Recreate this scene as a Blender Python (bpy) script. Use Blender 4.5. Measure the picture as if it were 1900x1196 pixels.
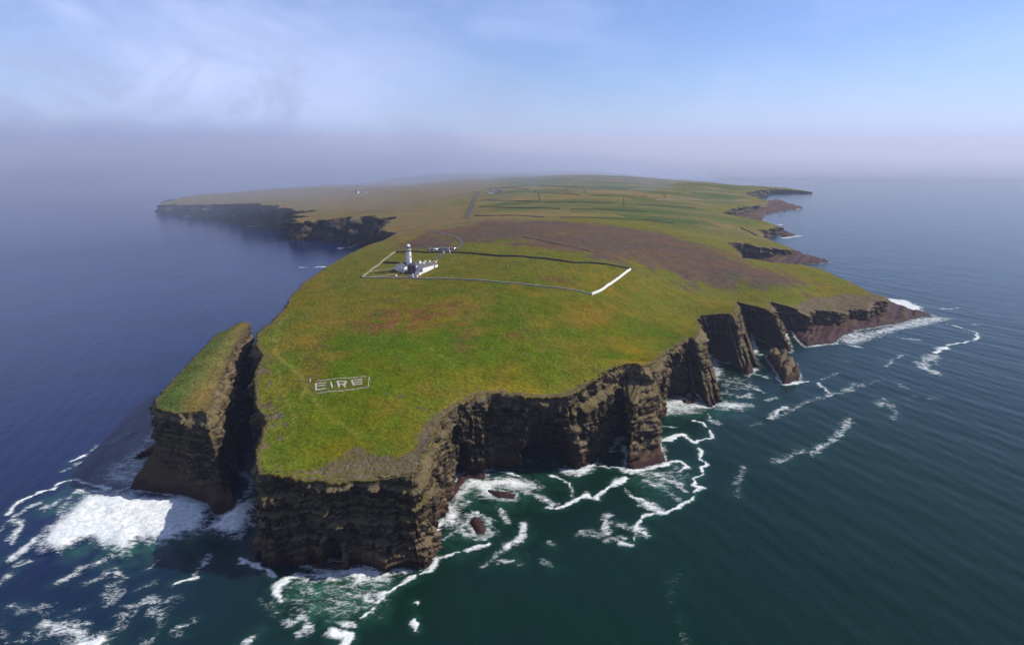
import bpy, bmesh, math, random
import numpy as np
from mathutils import Vector
from mathutils.geometry import delaunay_2d_cdt

for o in list(bpy.data.objects):
    bpy.data.objects.remove(o)
SC = bpy.context.scene
COL = SC.collection
RAD = math.radians

# ------------------------------------------------------------------ camera, sky, sun, exposure
cam_d = bpy.data.cameras.new('camera')
cam = bpy.data.objects.new('camera', cam_d)
COL.objects.link(cam)
cam.location = (0, 0, 160)
cam.rotation_euler = (RAD(90 - 16.364), 0, 0)
cam_d.sensor_width = 36
cam_d.lens = 36 * 1100 / 1900
cam_d.clip_start = 1
cam_d.clip_end = 80000
SC.camera = cam

SUN_AZ, SUN_EL = RAD(80), RAD(40)          # sun to the right of the view and a little beyond it
world = bpy.data.worlds.new('World')
SC.world = world
world.use_nodes = True

sun_d = bpy.data.lights.new('sun', 'SUN')
sun_d.energy = 5.0
sun_d.angle = RAD(0.53)
sun_d.color = (1.0, 0.95, 0.87)
sun = bpy.data.objects.new('sun', sun_d)
COL.objects.link(sun)
sun.location = (400, 300, 500)
SDIR = Vector((math.sin(SUN_AZ) * math.cos(SUN_EL), math.cos(SUN_AZ) * math.cos(SUN_EL), math.sin(SUN_EL)))
sun.rotation_euler = SDIR.to_track_quat('Z', 'Y').to_euler()

SC.view_settings.view_transform = 'Standard'
SC.view_settings.look = 'None'
SC.view_settings.exposure = 0.52
SC.view_settings.gamma = 1.0
SC.view_settings.use_curve_mapping = False
SC.render.engine = 'CYCLES'
SC.cycles.use_denoising = True
SC.cycles.max_bounces = 4
SC.cycles.volume_bounces = 0
SC.cycles.diffuse_bounces = 2
SC.cycles.glossy_bounces = 2


class NT:
    """Small helper for writing node trees."""
    def __init__(self, tree):
        self.t = tree
        tree.nodes.clear()

    def n(self, kind, **kw):
        nd = self.t.nodes.new(kind)
        for k, v in kw.items():
            if k.startswith('i_'):
                key = k[2:]
                sock = nd.inputs[int(key)] if key.isdigit() else nd.inputs[key.replace('_', ' ')]
                self.put(sock, v)
            else:
                setattr(nd, k, v)
        return nd

    def put(self, sock, v):
        if hasattr(v, 'is_output'):
            self.t.links.new(v, sock)
        else:
            if isinstance(v, (tuple, list)) and len(v) == 3 and sock.type == 'RGBA':
                v = (*v, 1)
            sock.default_value = v

    def math(self, op, a, b=0.0, clamp=False):
        return self.n('ShaderNodeMath', operation=op, use_clamp=clamp, i_0=a, i_1=b).outputs[0]

    def mix(self, f, a, b, blend='MIX'):
        nd = self.n('ShaderNodeMix', data_type='RGBA', blend_type=blend)
        self.put(nd.inputs[0], f)
        self.put(nd.inputs[6], a)
        self.put(nd.inputs[7], b)
        return nd.outputs[2]

    def noise(self, vec, scale, detail=4, rough=0.55, dist=0.0, dim='3D'):
        nd = self.n('ShaderNodeTexNoise', noise_dimensions=dim)
        if vec is not None:
            self.put(nd.inputs['Vector'], vec)
        nd.inputs['Scale'].default_value = scale
        nd.inputs['Detail'].default_value = detail
        nd.inputs['Roughness'].default_value = rough
        nd.inputs['Distortion'].default_value = dist
        return nd.outputs[0]

    def ramp(self, v, lo, hi, a=0.0, b=1.0, smooth=True):
        nd = self.n('ShaderNodeMapRange', interpolation_type='SMOOTHSTEP' if smooth else 'LINEAR', i_0=v, i_1=lo, i_2=hi, i_3=a, i_4=b)
        return nd.outputs[0]


# sky: Nishita daylight with a thin veil of high cloud on the left and a low bank of sea mist
w = NT(world.node_tree)
sky = w.n('ShaderNodeTexSky', sky_type='NISHITA', sun_disc=False, sun_elevation=SUN_EL, sun_rotation=SUN_AZ, air_density=1.0, dust_density=0.2, ozone_density=3.0)
tc = w.n('ShaderNodeTexCoord').outputs['Generated']
sep = w.n('ShaderNodeSeparateXYZ', i_0=tc)
stretch = w.n('ShaderNodeVectorMath', operation='MULTIPLY', i_0=tc, i_1=(1.0, 1.0, 2.4)).outputs[0]
veil_n = w.noise(stretch, 2.6, 6, 0.55, 0.6)
side = w.ramp(sep.outputs[0], 0.25, -0.55)
veil = w.math('MULTIPLY', w.math('MULTIPLY', w.ramp(veil_n, 0.28, 0.70), side), 0.85)
thin = w.math('MULTIPLY', w.ramp(w.noise(stretch, 3.4, 5, 0.6, 0.3), 0.42, 0.8), 0.30)
veil = w.math('MAXIMUM', veil, thin)
veil = w.math('MULTIPLY', veil, w.ramp(sep.outputs[2], 0.0, 0.05))
clear = w.mix(1.0, sky.outputs[0], (0.94, 1.04, 1.44), 'MULTIPLY')
col = w.mix(veil, clear, (7.9, 8.9, 13.2))
# darker torn scud drifting low on the left
scud_v = w.n('ShaderNodeVectorMath', operation='MULTIPLY', i_0=tc, i_1=(1.0, 1.0, 1.5)).outputs[0]
scud = w.ramp(w.noise(scud_v, 4.6, 8, 0.66, 1.1), 0.45, 0.64)
scud = w.math('MULTIPLY', scud, w.math('MULTIPLY', w.ramp(sep.outputs[2], 0.20, 0.04), w.ramp(sep.outputs[0], 0.10, -0.22)))
col = w.mix(w.math('MULTIPLY', scud, 0.75), col, (4.6, 5.2, 7.6))
bg = w.n('ShaderNodeBackground', i_0=col, i_1=0.067)
w.t.links.new(bg.outputs[0], w.n('ShaderNodeOutputWorld').inputs[0])

# ------------------------------------------------------------------ surveyed outlines, metres (x right, y away, camera over the origin)
FOAM_LINES = [([(-234.3,282.6),(-232.5,289.6)],0.86,1),([(-231.4,272.7),(-229.2,281.5)],0.7,0.6),([(-232.5,289.6),(-232.6,299.3)],0.73,0.5),([(-226.4,303.8),(-224.2,315.1)],0.92,0.35),([(-230.7,236.2),(-232.4,245.8),(-229.8,251.7),(-225.2,255),(-224.7,260.4),(-221,263.9),(-215.9,262.4),(-208.1,258.9),(-197.2,256.5)],0.74,1),([(-224.4,234.2),(-225.1,241.4),(-222.1,244)],0.6,0.6),([(-215.1,237.1),(-214.8,242.7)],0.99,0.55),([(-208,236.2),(-211.4,250.3),(-206.8,253.1)],0.86,0.5),([(-210.1,254.1),(-189.8,253.1)],1.05,0.8),([(-223.1,222.3),(-226.2,228.9),(-225.6,234.2)],0.6,0.7),([(-224.5,231.3),(-215.6,226.1),(-215,220.4),(-210.5,213.1)],0.85,0.7),([(-203.8,204.2),(-203.1,210.3),(-203.6,216.7)],0.99,0.85),([(-197.3,201),(-194,202.9)],0.6,0.6000000000000001),([(-196.3,189.9),(-196.6,195.9)],0.67,0.6000000000000001),([(-174.9,191.1),(-171.2,195.3),(-171.7,199.1),(-166.8,201.3),(-165.7,206.2)],0.6,0.6000000000000001),([(-163.6,190.5),(-154.6,194.1),(-147.7,193.2)],0.6,0.44999999999999996),([(-159.7,198.7),(-153.5,194.7)],0.84,0.5249999999999999),([(-151.3,189),(-148.6,184.7),(-148.2,181.4)],1.07,0.44999999999999996),([(-143.2,185.9),(-137.5,189.3)],0.66,0.48750000000000004),([(-145.5,196.6),(-143.6,201.6)],0.6,0.5249999999999999),([(-183.1,178.7),(-176.1,176.1),(-172,177.1),(-168.5,178.2),(-165.8,172.8),(-165.1,170)],0.77,0.44999999999999996),([(-164.7,169.5),(-157.2,167.6),(-149.9,165.2),(-142.2,162),(-137,159.7)],1.6,0.675),([(-147.8,159.7),(-140,161.5)],1.44,1),([(-159.6,174.8),(-155,177.4)],0.63,0.375),([(-139.4,177.4),(-135,180.6),(-126.5,180.3)],0.89,0.5249999999999999),([(-139,177.4),(-136.6,169),(-136.4,162.4)],1.14,0.375),([(-129.4,176.1),(-122.6,170.3),(-122.3,160.8)],1.01,0.41250000000000003),([(-179,169),(-170.6,162.4)],0.73,0.375),([(-166,162.6),(-164.7,167.6),(-159.1,167.1)],0.6,0.375),([(-124.9,206.9),(-123.7,201),(-125.3,195.6)],0.86,0.5625),([(-129.7,190.2),(-126.1,192),(-121.8,193.8)],0.6,0.95),([(-131.9,179.8),(-129.8,182),(-125.1,181.4)],1.16,0.375),([(-115.1,168.5),(-111.9,171.3)],0.6,0.5249999999999999),([(-116.4,167.6),(-113.8,165.2)],0.73,0.44999999999999996),([(-111.2,203.9),(-107.6,202.3),(-101.1,199.7),(-97.1,197.8),(-92.5,194.1)],0.66,1),([(-85.3,194.4),(-88.1,192.3),(-89.9,188.5),(-85.4,181.7)],0.95,1),([(-90.3,180.6),(-84.8,174)],0.89,0.3),([(-90.5,161.7),(-87.4,165)],0.6,0.8),([(-83.7,189.9),(-80.2,191.7),(-72,192.3)],0.62,0.6),([(-86.2,194.1),(-81.2,194.7),(-74.2,195.9)],0.6,0.7),([(-36.2,215.6),(-32.7,207.9),(-30.3,202.9),(-31.9,197.2),(-37.8,193.5),(-42.5,190.5),(-45.6,185.6),(-48.3,183.9),(-49.3,181.2),(-50.4,175.3),(-52.8,172.5)],0.69,1),([(-30,204.2),(-24.5,208.3),(-15.7,210.3),(-10.2,213.1)],0.6,0.9),([(-48.9,179.3),(-56.2,183.1),(-61.6,184.7)],0.6,0.7),([(-78.6,170),(-75.4,173.5),(-71.2,169),(-74.2,165.7)],1.04,0.7),([(-59.1,170.3),(-55,169)],0.76,0.85),([(-61.7,166.1),(-55.4,164.7),(-56.9,160.1)],1.21,1),([(-35.3,171.8),(-33.6,167.1)],0.6,1),([(-35.1,179),(-34.7,178.7)],0.6,1),([(-13.1,273.2),(-1.4,271.1),(4.9,267.5)],0.6,0.9),([(-21.8,225),(-20,232.9),(-14.7,234.6),(-10.6,230.1),(-9.3,220.4),(-12.4,215.6),(-18,217.8),(-21.7,223.4)],0.95,0.7),([(-6.3,241.4),(-3.7,234.2),(-1.9,228.5)],0.6,0.7),([(18.7,269),(25.8,263.9),(29.3,258.9),(29.4,251.3)],0.6,0.9),([(7.3,253.1),(14.2,248.5),(18.2,242.7)],1.05,0.65),([(15.5,239.6),(23.8,240.5),(30.8,247.1),(36.9,250.8)],1,1),([(3.8,226.9),(5.1,218.5),(1.1,214.5),(-2.7,211)],0.84,0.8),([(-4.3,202.3),(1.1,202.9)],1.3,0.6),([(-12.2,199.1),(-8.7,202.9),(-4,210.3)],0.6,0.5),([(15.5,213.8),(17.2,212.8)],0.68,0.5),([(12,203.6),(16.8,199.7)],0.87,0.35),([(-28.8,216.7),(-24,222.3),(-23.8,226.1)],0.69,0.5),([(-20.4,244.9),(-23,239.6)],0.6,0.5),([(34.9,249.4),(39.7,246.7),(44,253.6),(50.9,260.4),(55.6,263.9)],0.65,0.9),([(51.8,260.9),(57.9,264.9)],1.48,1),([(56,258.9),(56,251.7)],0.6,0.5),([(56.4,249.4),(62.6,245.8),(64.9,239.2),(67.1,235.8),(73.1,237.1),(78,241.4),(84.3,245.8),(88.6,251.7),(92.6,256.5),(89.9,258.9),(91.8,265.4),(98.4,269),(98.4,277),(102.8,278.7),(101.5,285.5),(104,292.6),(102.7,299.3)],0.6,1),([(63.5,244),(67.6,237.9)],1.14,0.8),([(65.7,235),(59.6,232.1),(55.4,228.1),(53.5,222.3),(57.6,220.4)],0.61,0.9),([(53.2,220.4),(50.4,213.1),(46.3,213.1)],0.6,0.8),([(55.3,225),(57.8,220.4)],0.95,0.7),([(43.5,232.9),(39.9,222.3),(42.1,221.1)],0.73,0.7),([(31.4,219.7),(40.2,221.1)],0.93,0.5),([(41.4,216.7),(48.9,217.4)],0.6,0.6),([(44.5,228.9),(51,225)],0.6,0.5),([(85.4,305.1),(91.1,307),(94.5,311.7),(99.9,313),(101.7,306.4),(103.1,303.8)],1.23,1),([(103.1,303.8),(115.5,309),(116.3,317.2),(116.1,327.9),(110.5,332.3)],0.61,1),([(58.6,272.7),(67.1,273.8),(80.2,279.3),(89.1,282.6),(92.1,277),(87,272.7)],0.98,0.9),([(66,271.1),(76.6,269)],1.11,0.65),([(65.8,263.4),(70.9,258.4),(76.7,264.9)],0.68,0.7),([(79.3,263.4),(83.2,260.9),(84.8,253.1)],0.68,0.65),([(76.6,251.7),(79.2,245.8)],0.6,0.5),([(46.3,278.7),(54.8,275.4),(60.2,271.1)],0.6,0.85),([(25.1,273.2),(34.5,269),(43.3,279.8)],1.12,0.85),([(54.8,296.2),(62.6,308.4)],1.2,0.75),([(89,324.2),(99.2,322.1)],0.65,0.7),([(123.5,343.2),(121.5,329.3),(125.1,328.6)],0.68,0.6),([(150.5,365.9),(162.4,372.3)],0.72,0.7),([(142.9,373.2),(159.9,367.7)],0.92,0.45),([(249,473.9),(276.4,481.1)],0.68,0.85),([(284.6,476.8),(291.6,469.7)],0.69,0.85),([(342,496.1),(353.2,491.5)],0.71,0.8),([(413,541.2),(416.9,525.4),(419.3,515.3),(421,510.4),(405.4,491.5),(389.1,484.1),(370.1,476.8),(357.7,466.9),(343.6,454.8)],0.9,0.9),([(353.6,465.6),(362.4,469.7)],1.79,0.9),([(340,449.6),(324.6,439.5),(312.5,425.1),(314.7,411.5)],1.52,0.6),([(337.4,447),(328.1,429.8)],1.29,0.45),([(286.2,425.1),(299.1,439.5),(317.8,453.5)],0.82,0.5),([(256.5,443.2),(263.8,434.6)],0.64,0.3),([(446.5,594.5),(469.4,596.7)],0.84,0.7),([(433.5,537.7),(442.8,535.9)],0.76,0.5),([(192.3,402.8),(191.8,388.5),(200.8,391.5),(211,394.5)],1.18,0.9),([(217.7,395.6),(217.3,382.6),(215.7,375)],0.6,0.7),([(221,397.6),(241.1,411.5)],0.6,0.4),([(160.8,334.6),(166.8,343.2),(175.8,351.3)],0.83,0.75),([(163.1,334.6),(190.4,357.2),(210.3,368.6),(225.8,376)],0.83,0.42),([(228.1,376.9),(238.2,386.5),(251.5,392.5)],1.11,0.5),([(249.9,390.5),(269,398.6)],0.6,0.3),([(236.9,351.3),(247.4,364.1),(244.9,351.3),(241.5,342.4),(234.7,334.6)],1.39,0.42),([(272.7,391.5),(273.8,383.6)],0.96,0.4),([(263.2,364.1),(271.4,369.5)],1.26,0.25),([(278.5,362.4),(286.5,367.7)],1.25,0.22),([(161.5,287.8),(173.4,298.7),(186.3,309),(199.6,322.1),(208.6,333.8)],1.02,0.55),([(141,280.9),(149.9,286.7),(159.9,293.8)],1.43,0.4),([(107,248.5),(112.7,261.4),(120.6,275.4)],0.77,0.35),([(58.8,181.4),(60.9,189),(68.6,197.2)],0.6,0.2),([(59.5,171.5),(57.8,161.5)],0.6,0.2),([(176.8,413.7),(185.2,402.8)],1,0.6),([(152.4,397.6),(170.2,386.5)],1.55,0.4),([(164.9,387.5),(172.3,376.9)],0.76,0.6),([(197,454.8),(202.9,452.2)],0.88,0.9),([(247.7,518.6),(254.8,517)],0.99,0.9),([(134.1,347.2),(151.6,357.2),(155.9,353.8)],0.69,0.6),([(169.6,362.4),(176.5,367.7)],0.89,0.6),([(144.1,324.2),(151.3,330.1)],0.65,0.4),([(445.5,933.4),(462.7,908.9)],1.07,1),([(397.4,846.4),(419.6,850.6)],1.17,1),([(461.4,1015.1),(460.1,975.3)],0.93,0.6),([(495.1,1133.1),(504.3,1097.8),(551.7,1133.1)],2.06,1),([(559.8,1318.6),(616.1,1280.6)],1.79,1),([(576.9,1348.5),(593.3,1338.3)],1.52,0.9),([(602.9,1423.6),(609.3,1390.4)],1.28,0.5),([(678.2,1559.5),(708,1573.1)],1.4,0.9),([(722.6,1630),(754.1,1644.8)],2.19,1),([(817.6,1809.1),(782.1,1644.8),(788.4,1630)],2.02,0.9),([(1056.8,2176),(1078.1,2176)],1.45,0.8),([(-1021.4,1659.9),(-1033.3,1739.7)],1.12,0.8),([(-926.7,1520),(-863.8,1520)],1.37,0.9),([(-817,1435),(-784.4,1482.4)],1.29,0.9),([(-590.6,1280.6),(-532.5,1271.5)],1.16,0.9),([(-377.2,1091),(-350.5,1097.8)],0.99,0.8),([(-292.3,980.8),(-271.9,992)],1.57,1),([(-273.4,997.7),(-267.6,1033.1)],0.91,0.6),([(-296.5,818.1),(-263.8,822)],1.32,0.9)]
FOAM_AREAS = [([(-199.1,212.4),(-203.2,222.3),(-204.1,238.4),(-204.2,249.4),(-186.3,251.7),(-166.8,247.1),(-155.9,248.5),(-143.4,244),(-137.8,234.2),(-135.8,222.3),(-130.9,236.2),(-126.8,244.9),(-123.1,247.1),(-116.5,230.1),(-117.8,217.8),(-130.4,222.3),(-139.9,220.4),(-147.5,213.1),(-159.9,216.7),(-159.4,206.9),(-169.7,212.4),(-181.7,216.7),(-187.5,208.9)],1),([(-211.5,268),(-211.7,280.9),(-210.7,293.2),(-213.3,320.7),(-209,317.2),(-203.8,307),(-200.2,286.7),(-194.6,296.2),(-188.5,285.5),(-187.9,256.5),(-202.8,258.9)],0.52),([(-82.2,194.7),(-74.1,195.6),(-66.5,199.1),(-63.7,200.7),(-47.7,198.1),(-46.3,194.1),(-51.8,190.5),(-57.6,188.7),(-64.6,192),(-72.7,191.1)],0.95),([(-84.7,192.9),(-45.2,194.1),(-47.2,174),(-61,171.5),(-74.8,172.8),(-84.4,183.3)],0.36),([(-27.7,247.1),(-22.9,265.4),(-12.2,263.4),(-1.4,267.5),(9.4,262.4),(13.8,256.5),(0,254.6),(-8.5,257.9),(-10.8,249),(-15.6,251.7),(-18.5,256.5),(-23.3,249.4),(-25.9,238.4),(-23.7,230.1),(-26.6,225.3),(-31.2,228.1),(-30.6,240.5)],1),([(97.9,359.8),(113.3,369.5),(122.5,365.9),(129.3,353.8),(141,362.4),(156.2,355.5),(147.8,347.2),(128,349.6),(111.8,341.6),(93.7,339.2)],0.72),([(294.3,515.3),(309.6,512),(331.5,520.3),(364.3,541.2),(397,559.9),(422.2,565.8),(432.7,558),(390.3,534.1),(348.2,515.3),(314.7,491.5),(292.4,476.8),(281,481.1),(285.8,494.6)],0.6),([(413.9,640.7),(433.2,633.4),(430.7,601.1),(413.6,573.7),(405.8,590.3),(403.8,619.1)],0.85),([(156.1,439.5),(164.6,442),(157.5,413.7),(145.8,390.5),(143.7,400.7)],0.65),([(61.7,274.3),(88.4,279.8),(90.2,266.4),(75.6,251.7),(64,258.9)],0.36),([(152.7,413.7),(172.6,402.8),(166.8,377.9),(141.4,368.6)],0.33)]
GREEN_AREAS = [([(-87,190.5),(-73.4,193.5),(-45.1,193.5),(-48.2,174),(-62.5,170.3),(-78.6,172.8),(-85.9,182)],0.9),([(-184,210.3),(-149.5,216.7),(-135.8,222.3),(-133,211.4),(-152.6,202.9),(-165.2,202.3),(-181.1,206.2)],0.9),([(-223.2,240.5),(-216.4,257.4),(-191.5,251.7),(-201.6,238.4),(-210.9,234.2)],0.7),([(-31.1,216.7),(-28.6,226.1),(-19.5,232.1),(-11.5,216.7),(-22.1,206.2)],0.5),([(-31,249.4),(-13.7,266.4),(13.6,263.9),(15.3,244.9),(-12.4,236.2)],0.5),([(64.5,274.3),(91.2,279.8),(90.7,258.9),(73.3,242.7),(60.9,256.5)],0.6),([(99.7,368.6),(161.4,364.1),(146.7,335.4),(92.5,331.6)],0.4),([(-210.5,266.4),(-206.5,317.2),(-168.1,258.9),(-197,254.1)],0.5),([(2.9,279.8),(30.6,271.6),(34.7,258.9),(8,258.9)],0.25)]
STACK = [(-173.6,266.6,38,-176.2,262.4),(-160.2,260.6,38.5,-158.4,253.1),(-150.4,260.7,39,-141.1,247.1),(-144.2,256.4,38.5,-135.4,244.9),(-151.2,276.5,40,-144.9,278.4),(-156.9,298.4,41.5,-151.1,300),(-167.5,335,43.5,-162.5,336.4),(-176,369.9,45.5,-171.7,370.8),(-177.5,384.4,46,-173.7,385.8),(-184.3,390.9,46,-186.2,393.2),(-193.2,372,43,-196.2,372.2),(-188.5,334.4,41,-191.4,334),(-185.9,310.3,40,-188.9,309.8),(-182,287.9,39,-184.9,287.4),(-179.7,276.3,38,-182.5,275.2)]
COAST = [(-250,4200,-257.8,4201.8,0,0,2),(-520,3000,-527.7,3002,0,0,2),(-760,2250,-767.5,2252.8,0,0,2),(-960,1800,-967.8,1801.6,0,0,2),(-907.7,1538,-911,1533,0,0,2),(-846.8,1525,-840.6,1520,0,0,2),(-757.1,1463.3,-741.9,1458.3,0,0,2),(-681.8,1428.6,-679.8,1423.6,0,0,2),(-611.8,1353.5,-602.5,1348.5,0,0,2),(-552.7,1285.6,-559.3,1280.6,0,0,2),(-510.9,1267.4,-510.5,1262.4,0,0,2),(-485,1246.5,-489.5,1239.8,0,0,2),(-444.2,1222.2,-448.1,1215.2,0,0,2),(-400.7,1199.2,-407.8,1195.5,0,0,2),(-398.7,1134.9,-406.7,1134.6,0,0,2),(-395.9,1069.5,-399.4,1064.5,0,0,2),(-346.1,1096,-345.4,1091,0,0,2),(-298.7,1069.5,-302.5,1064.5,0,0,2),(-272.3,1043.1,-277.9,1033.1,0,0,2),(-254.4,1031,-262.7,1021,0,0,2),(-219.4,998.2,-223.8,991.6,0,0,2),(-195.6,992,-203.3,989.9,0,0,2),(-186.4,874.2,-190.4,873.8,0,0,2),(-175.2,792.6,-179,791.3,0,0,2),(-143.4,742.2,-147.3,741.3,0,0,2),(-147.4,680.2,-151.4,680.8,0,0,2),(-156,657.9,-159.9,659,0,0,2),(-164.2,618.7,-168.1,619.3,0,0,2),(-168.7,566.3,-172.7,566.6,0,0,2),(-170.5,527.5,-174.5,527.7,0,0,2),(-172.4,481.7,-176.4,481.8,0,0,2),(-172.5,450.4,-176.5,449.8,0,0,2),(-162.3,413.9,-166.3,413.2,0,0,2),(-161.4,392.7,-165.4,392.7,0,0,2),(-162.3,373.1,-166.3,373.3,0,0,2),(-163,362.6,-164.5,362.3,0,0,2),(-155.7,342.1,-157,341.4,0,0,2),(-144.7,326,-146.1,325.4,0,0,2),(-138.2,298.5,-139.6,298.1,0,0,2),(-131,280.9,-132.3,280.3,0,0,2),(-123.4,263.5,-124.7,262.8,0,0,2),(-113.1,248.5,-114.5,247.9,0,0,2),(-110.9,237.2,-112.3,236.8,0,0,2),(-107.6,224.2,-109,223.7,0,0,2),(-102.5,212.6,-103.8,212,0,0,2),(-99.3,206.9,-98.8,201.9,0,1,1),(-91.9,206.6,-94.3,201.6,0,1,1),(-84.9,205.7,-87,200.7,0,1,2),(-80.1,204.7,-82.2,199.7,0,0.4,3),(-70.6,203.1,-73.8,198.1,0,0,3),(-64.7,202.8,-66.2,197.8,0,0,4),(-61.6,205,-62.9,200,0,0,4),(-54.8,204.1,-55.8,199.1,0,0,4),(-49.7,203.1,-50.2,198.1,0,0,4),(-43.8,202.2,-43.7,197.2,0,0,4),(-38.5,201.6,-37.8,196.6,0.1,0,5),(-36.7,211.4,-33.2,198.4,0.25,0,7),(-36.7,220.2,-31.6,204.2,0.5,0,10),(-35.9,226.4,-34.6,212.4,0.55,0,10),(-35.1,234.3,-33.8,222.3,0.6,0,10),(-33.7,242.3,-31.1,231.3,0.6,0,9),(-31.9,252.7,-30.3,242.7,0.6,0,7),(-29.8,259.1,-29.3,253.1,0.5,0,5),(-26.7,265.4,-27,262.4,0.35,0,4),(-22.3,269.9,-22.3,264.9,0.2,0,4),(-18.5,276.4,-17.7,265.4,0.15,0,4),(-14.8,278.9,-12.2,263.9,0.1,0,4),(-12.6,278.8,-13.7,273.8,0.05,0,4),(-9.6,280.4,-9.6,275.4,0,0,4),(-0.3,278.8,-1.4,273.8,0.05,0,5),(9.3,277.2,3.6,272.2,0.15,0,5),(14.5,277.5,5.7,281.5,0.1,0,5),(20.5,278.3,15.3,284.3,0.1,0,5),(26.8,278.5,25.4,276.5,0.15,0,5),(30.3,280.4,32.9,275.4,0.25,0,6),(35.9,286.5,40.1,281.5,0.2,1,4),(41.3,291.7,46.9,286.7,0.1,1,2),(47.6,298.2,52.2,293.2,0.1,1,1),(56.6,310.6,57,300.6,0.1,1,1),(64,314.7,61.6,309.7,0.1,1,1),(70,317.5,62.5,297.5,0.1,1,1),(72.3,311.4,60.2,275.4,0.1,0.8,2),(77.4,316.1,69.5,278.1,0.2,0.5,3),(80.8,316.6,81.1,282.6,0.15,0.3,4),(85.8,325.8,83.8,303.8,0.2,0,4),(91.5,338.1,89.8,333.1,0.15,0,4),(100.9,364.4,99.6,362.4,0.1,0,3),(106.9,371.6,106.9,368.6,0.1,0,3),(112.6,377.4,113.6,370.4,0.1,0,3),(117.5,383.3,118.6,371.3,0.05,0,3),(121.5,388,123.2,376,0,0,2),(123.3,386.4,126,370.4,0,0,2),(124.3,383.8,128.3,353.8,0.1,0,2),(127.2,387.8,130.4,353.8,0.1,0,2),(131.2,397.3,138.1,363.3,0.05,0,2),(139.1,423.7,147.9,413.7,0,0,2),(147.4,456.5,161.1,453.5,0,0,3),(153.1,463.1,169,460.1,0,0,3),(160.1,461.1,175.5,456.1,0,0,3),(166.2,459.8,181.6,454.8,0,0,3),(173.3,458.5,186,453.5,0,0,2),(169.9,440.6,174,412.6,0,0,2),(172.2,441.5,177.6,411.5,0,0,2),(176.8,451.1,187.8,425.1,0,0,2),(185.7,474.8,201,462.8,0,0,2),(203.9,522.3,218.2,520.3,0,0,2),(211.3,499.6,224.4,494.6,0,0,2),(215.4,480.4,230.1,475.4,0,0,2),(213.6,468.8,229.9,462.8,0,0,1),(223.2,493.5,238.7,488.5,0,0,1),(236.5,525.3,250.4,520.3,0,0,2),(245,518.6,256.7,513.6,0,0,3),(258.6,518.6,264.1,513.6,0,0,6),(269.2,518.6,267.5,513.6,0,0,8),(277.8,530.4,278.6,525.4,0,0,10),(298.3,532.1,297,527.1,0,0,12),(310.4,532.1,310,527.1,0,0,12),(322,549.9,322.7,544.9,0,0,14),(339.2,546.2,339.7,541.2,0,0,14),(351.5,564.9,353.6,559.9,0,0,12),(371.3,572.7,371.6,567.7,0,0,8),(380.3,591.1,384.3,590.9,0,0,3),(372.6,594.4,376.5,595.3,0,0,2),(373.7,617.1,377.7,616.8,0,0,2),(377.7,668.2,381.7,667.9,0,0,2),(382.9,720.2,386.9,720.6,0,0,2),(370.8,741.5,370.3,745.4,0,0,2),(331.3,712.7,329.2,716.1,0,0,2),(302.1,698.9,300.7,702.7,0,0,2),(291.4,698.7,290.1,702.4,0,0,2),(270.2,687.6,274.2,688.2,0,0,2),(285,748.5,288.8,747.5,0,0,2),(316.7,869.2,324,865.8,0,0,2),(353.4,895.2,348.2,890.2,0,0,2),(369,881.6,365.7,876.6,0,0,4),(398.6,890.6,405.1,885.6,0,0,8),(418.8,890.6,423.8,885.6,0,0,4),(439,931.8,447,930.7,0,0,2),(428.7,960.4,436.6,962,0,0,2),(428.5,985.5,436.5,985.3,0,0,2),(430.8,1032.2,438.6,1030.4,0,0,2),(451.6,1089,458.3,1084.7,0,0,2),(512.3,1160.4,513.9,1155.4,0,0,2),(535.4,1209.2,543.3,1207.8,0,0,2),(529.5,1254.8,534.4,1261.2,0,0,2),(487.8,1245.2,487.9,1253.2,0,0,2),(439.8,1255,447.7,1253.5,0,0,2),(521.9,1426.6,528.8,1422.5,0,0,2),(630.7,1578.1,627.5,1573.1,0,0,2),(688.7,1654.6,695.5,1650.3,0,0,2),(748.2,1762.8,755.9,1760.7,0,0,2),(744.3,1855.2,752.2,1856.5,0,0,2),(726.3,1897,733.3,1893.1,0,0,2),(972.6,2261.3,968.4,2256.3,0,0,2),(1038.6,2247.5,1038.5,2242.5,0,0,2),(1107.1,2233.9,1107.7,2228.9,0,0,2),(1090,2420,1093.4,2427.2,0,0,2),(860,2350,864.2,2356.8,0,0,2),(800,2600,807.8,2601.9,0,0,2),(700,3000,707.9,3001,0,0,2),(600,4200,608,4200.7,0,0,2)]
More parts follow.
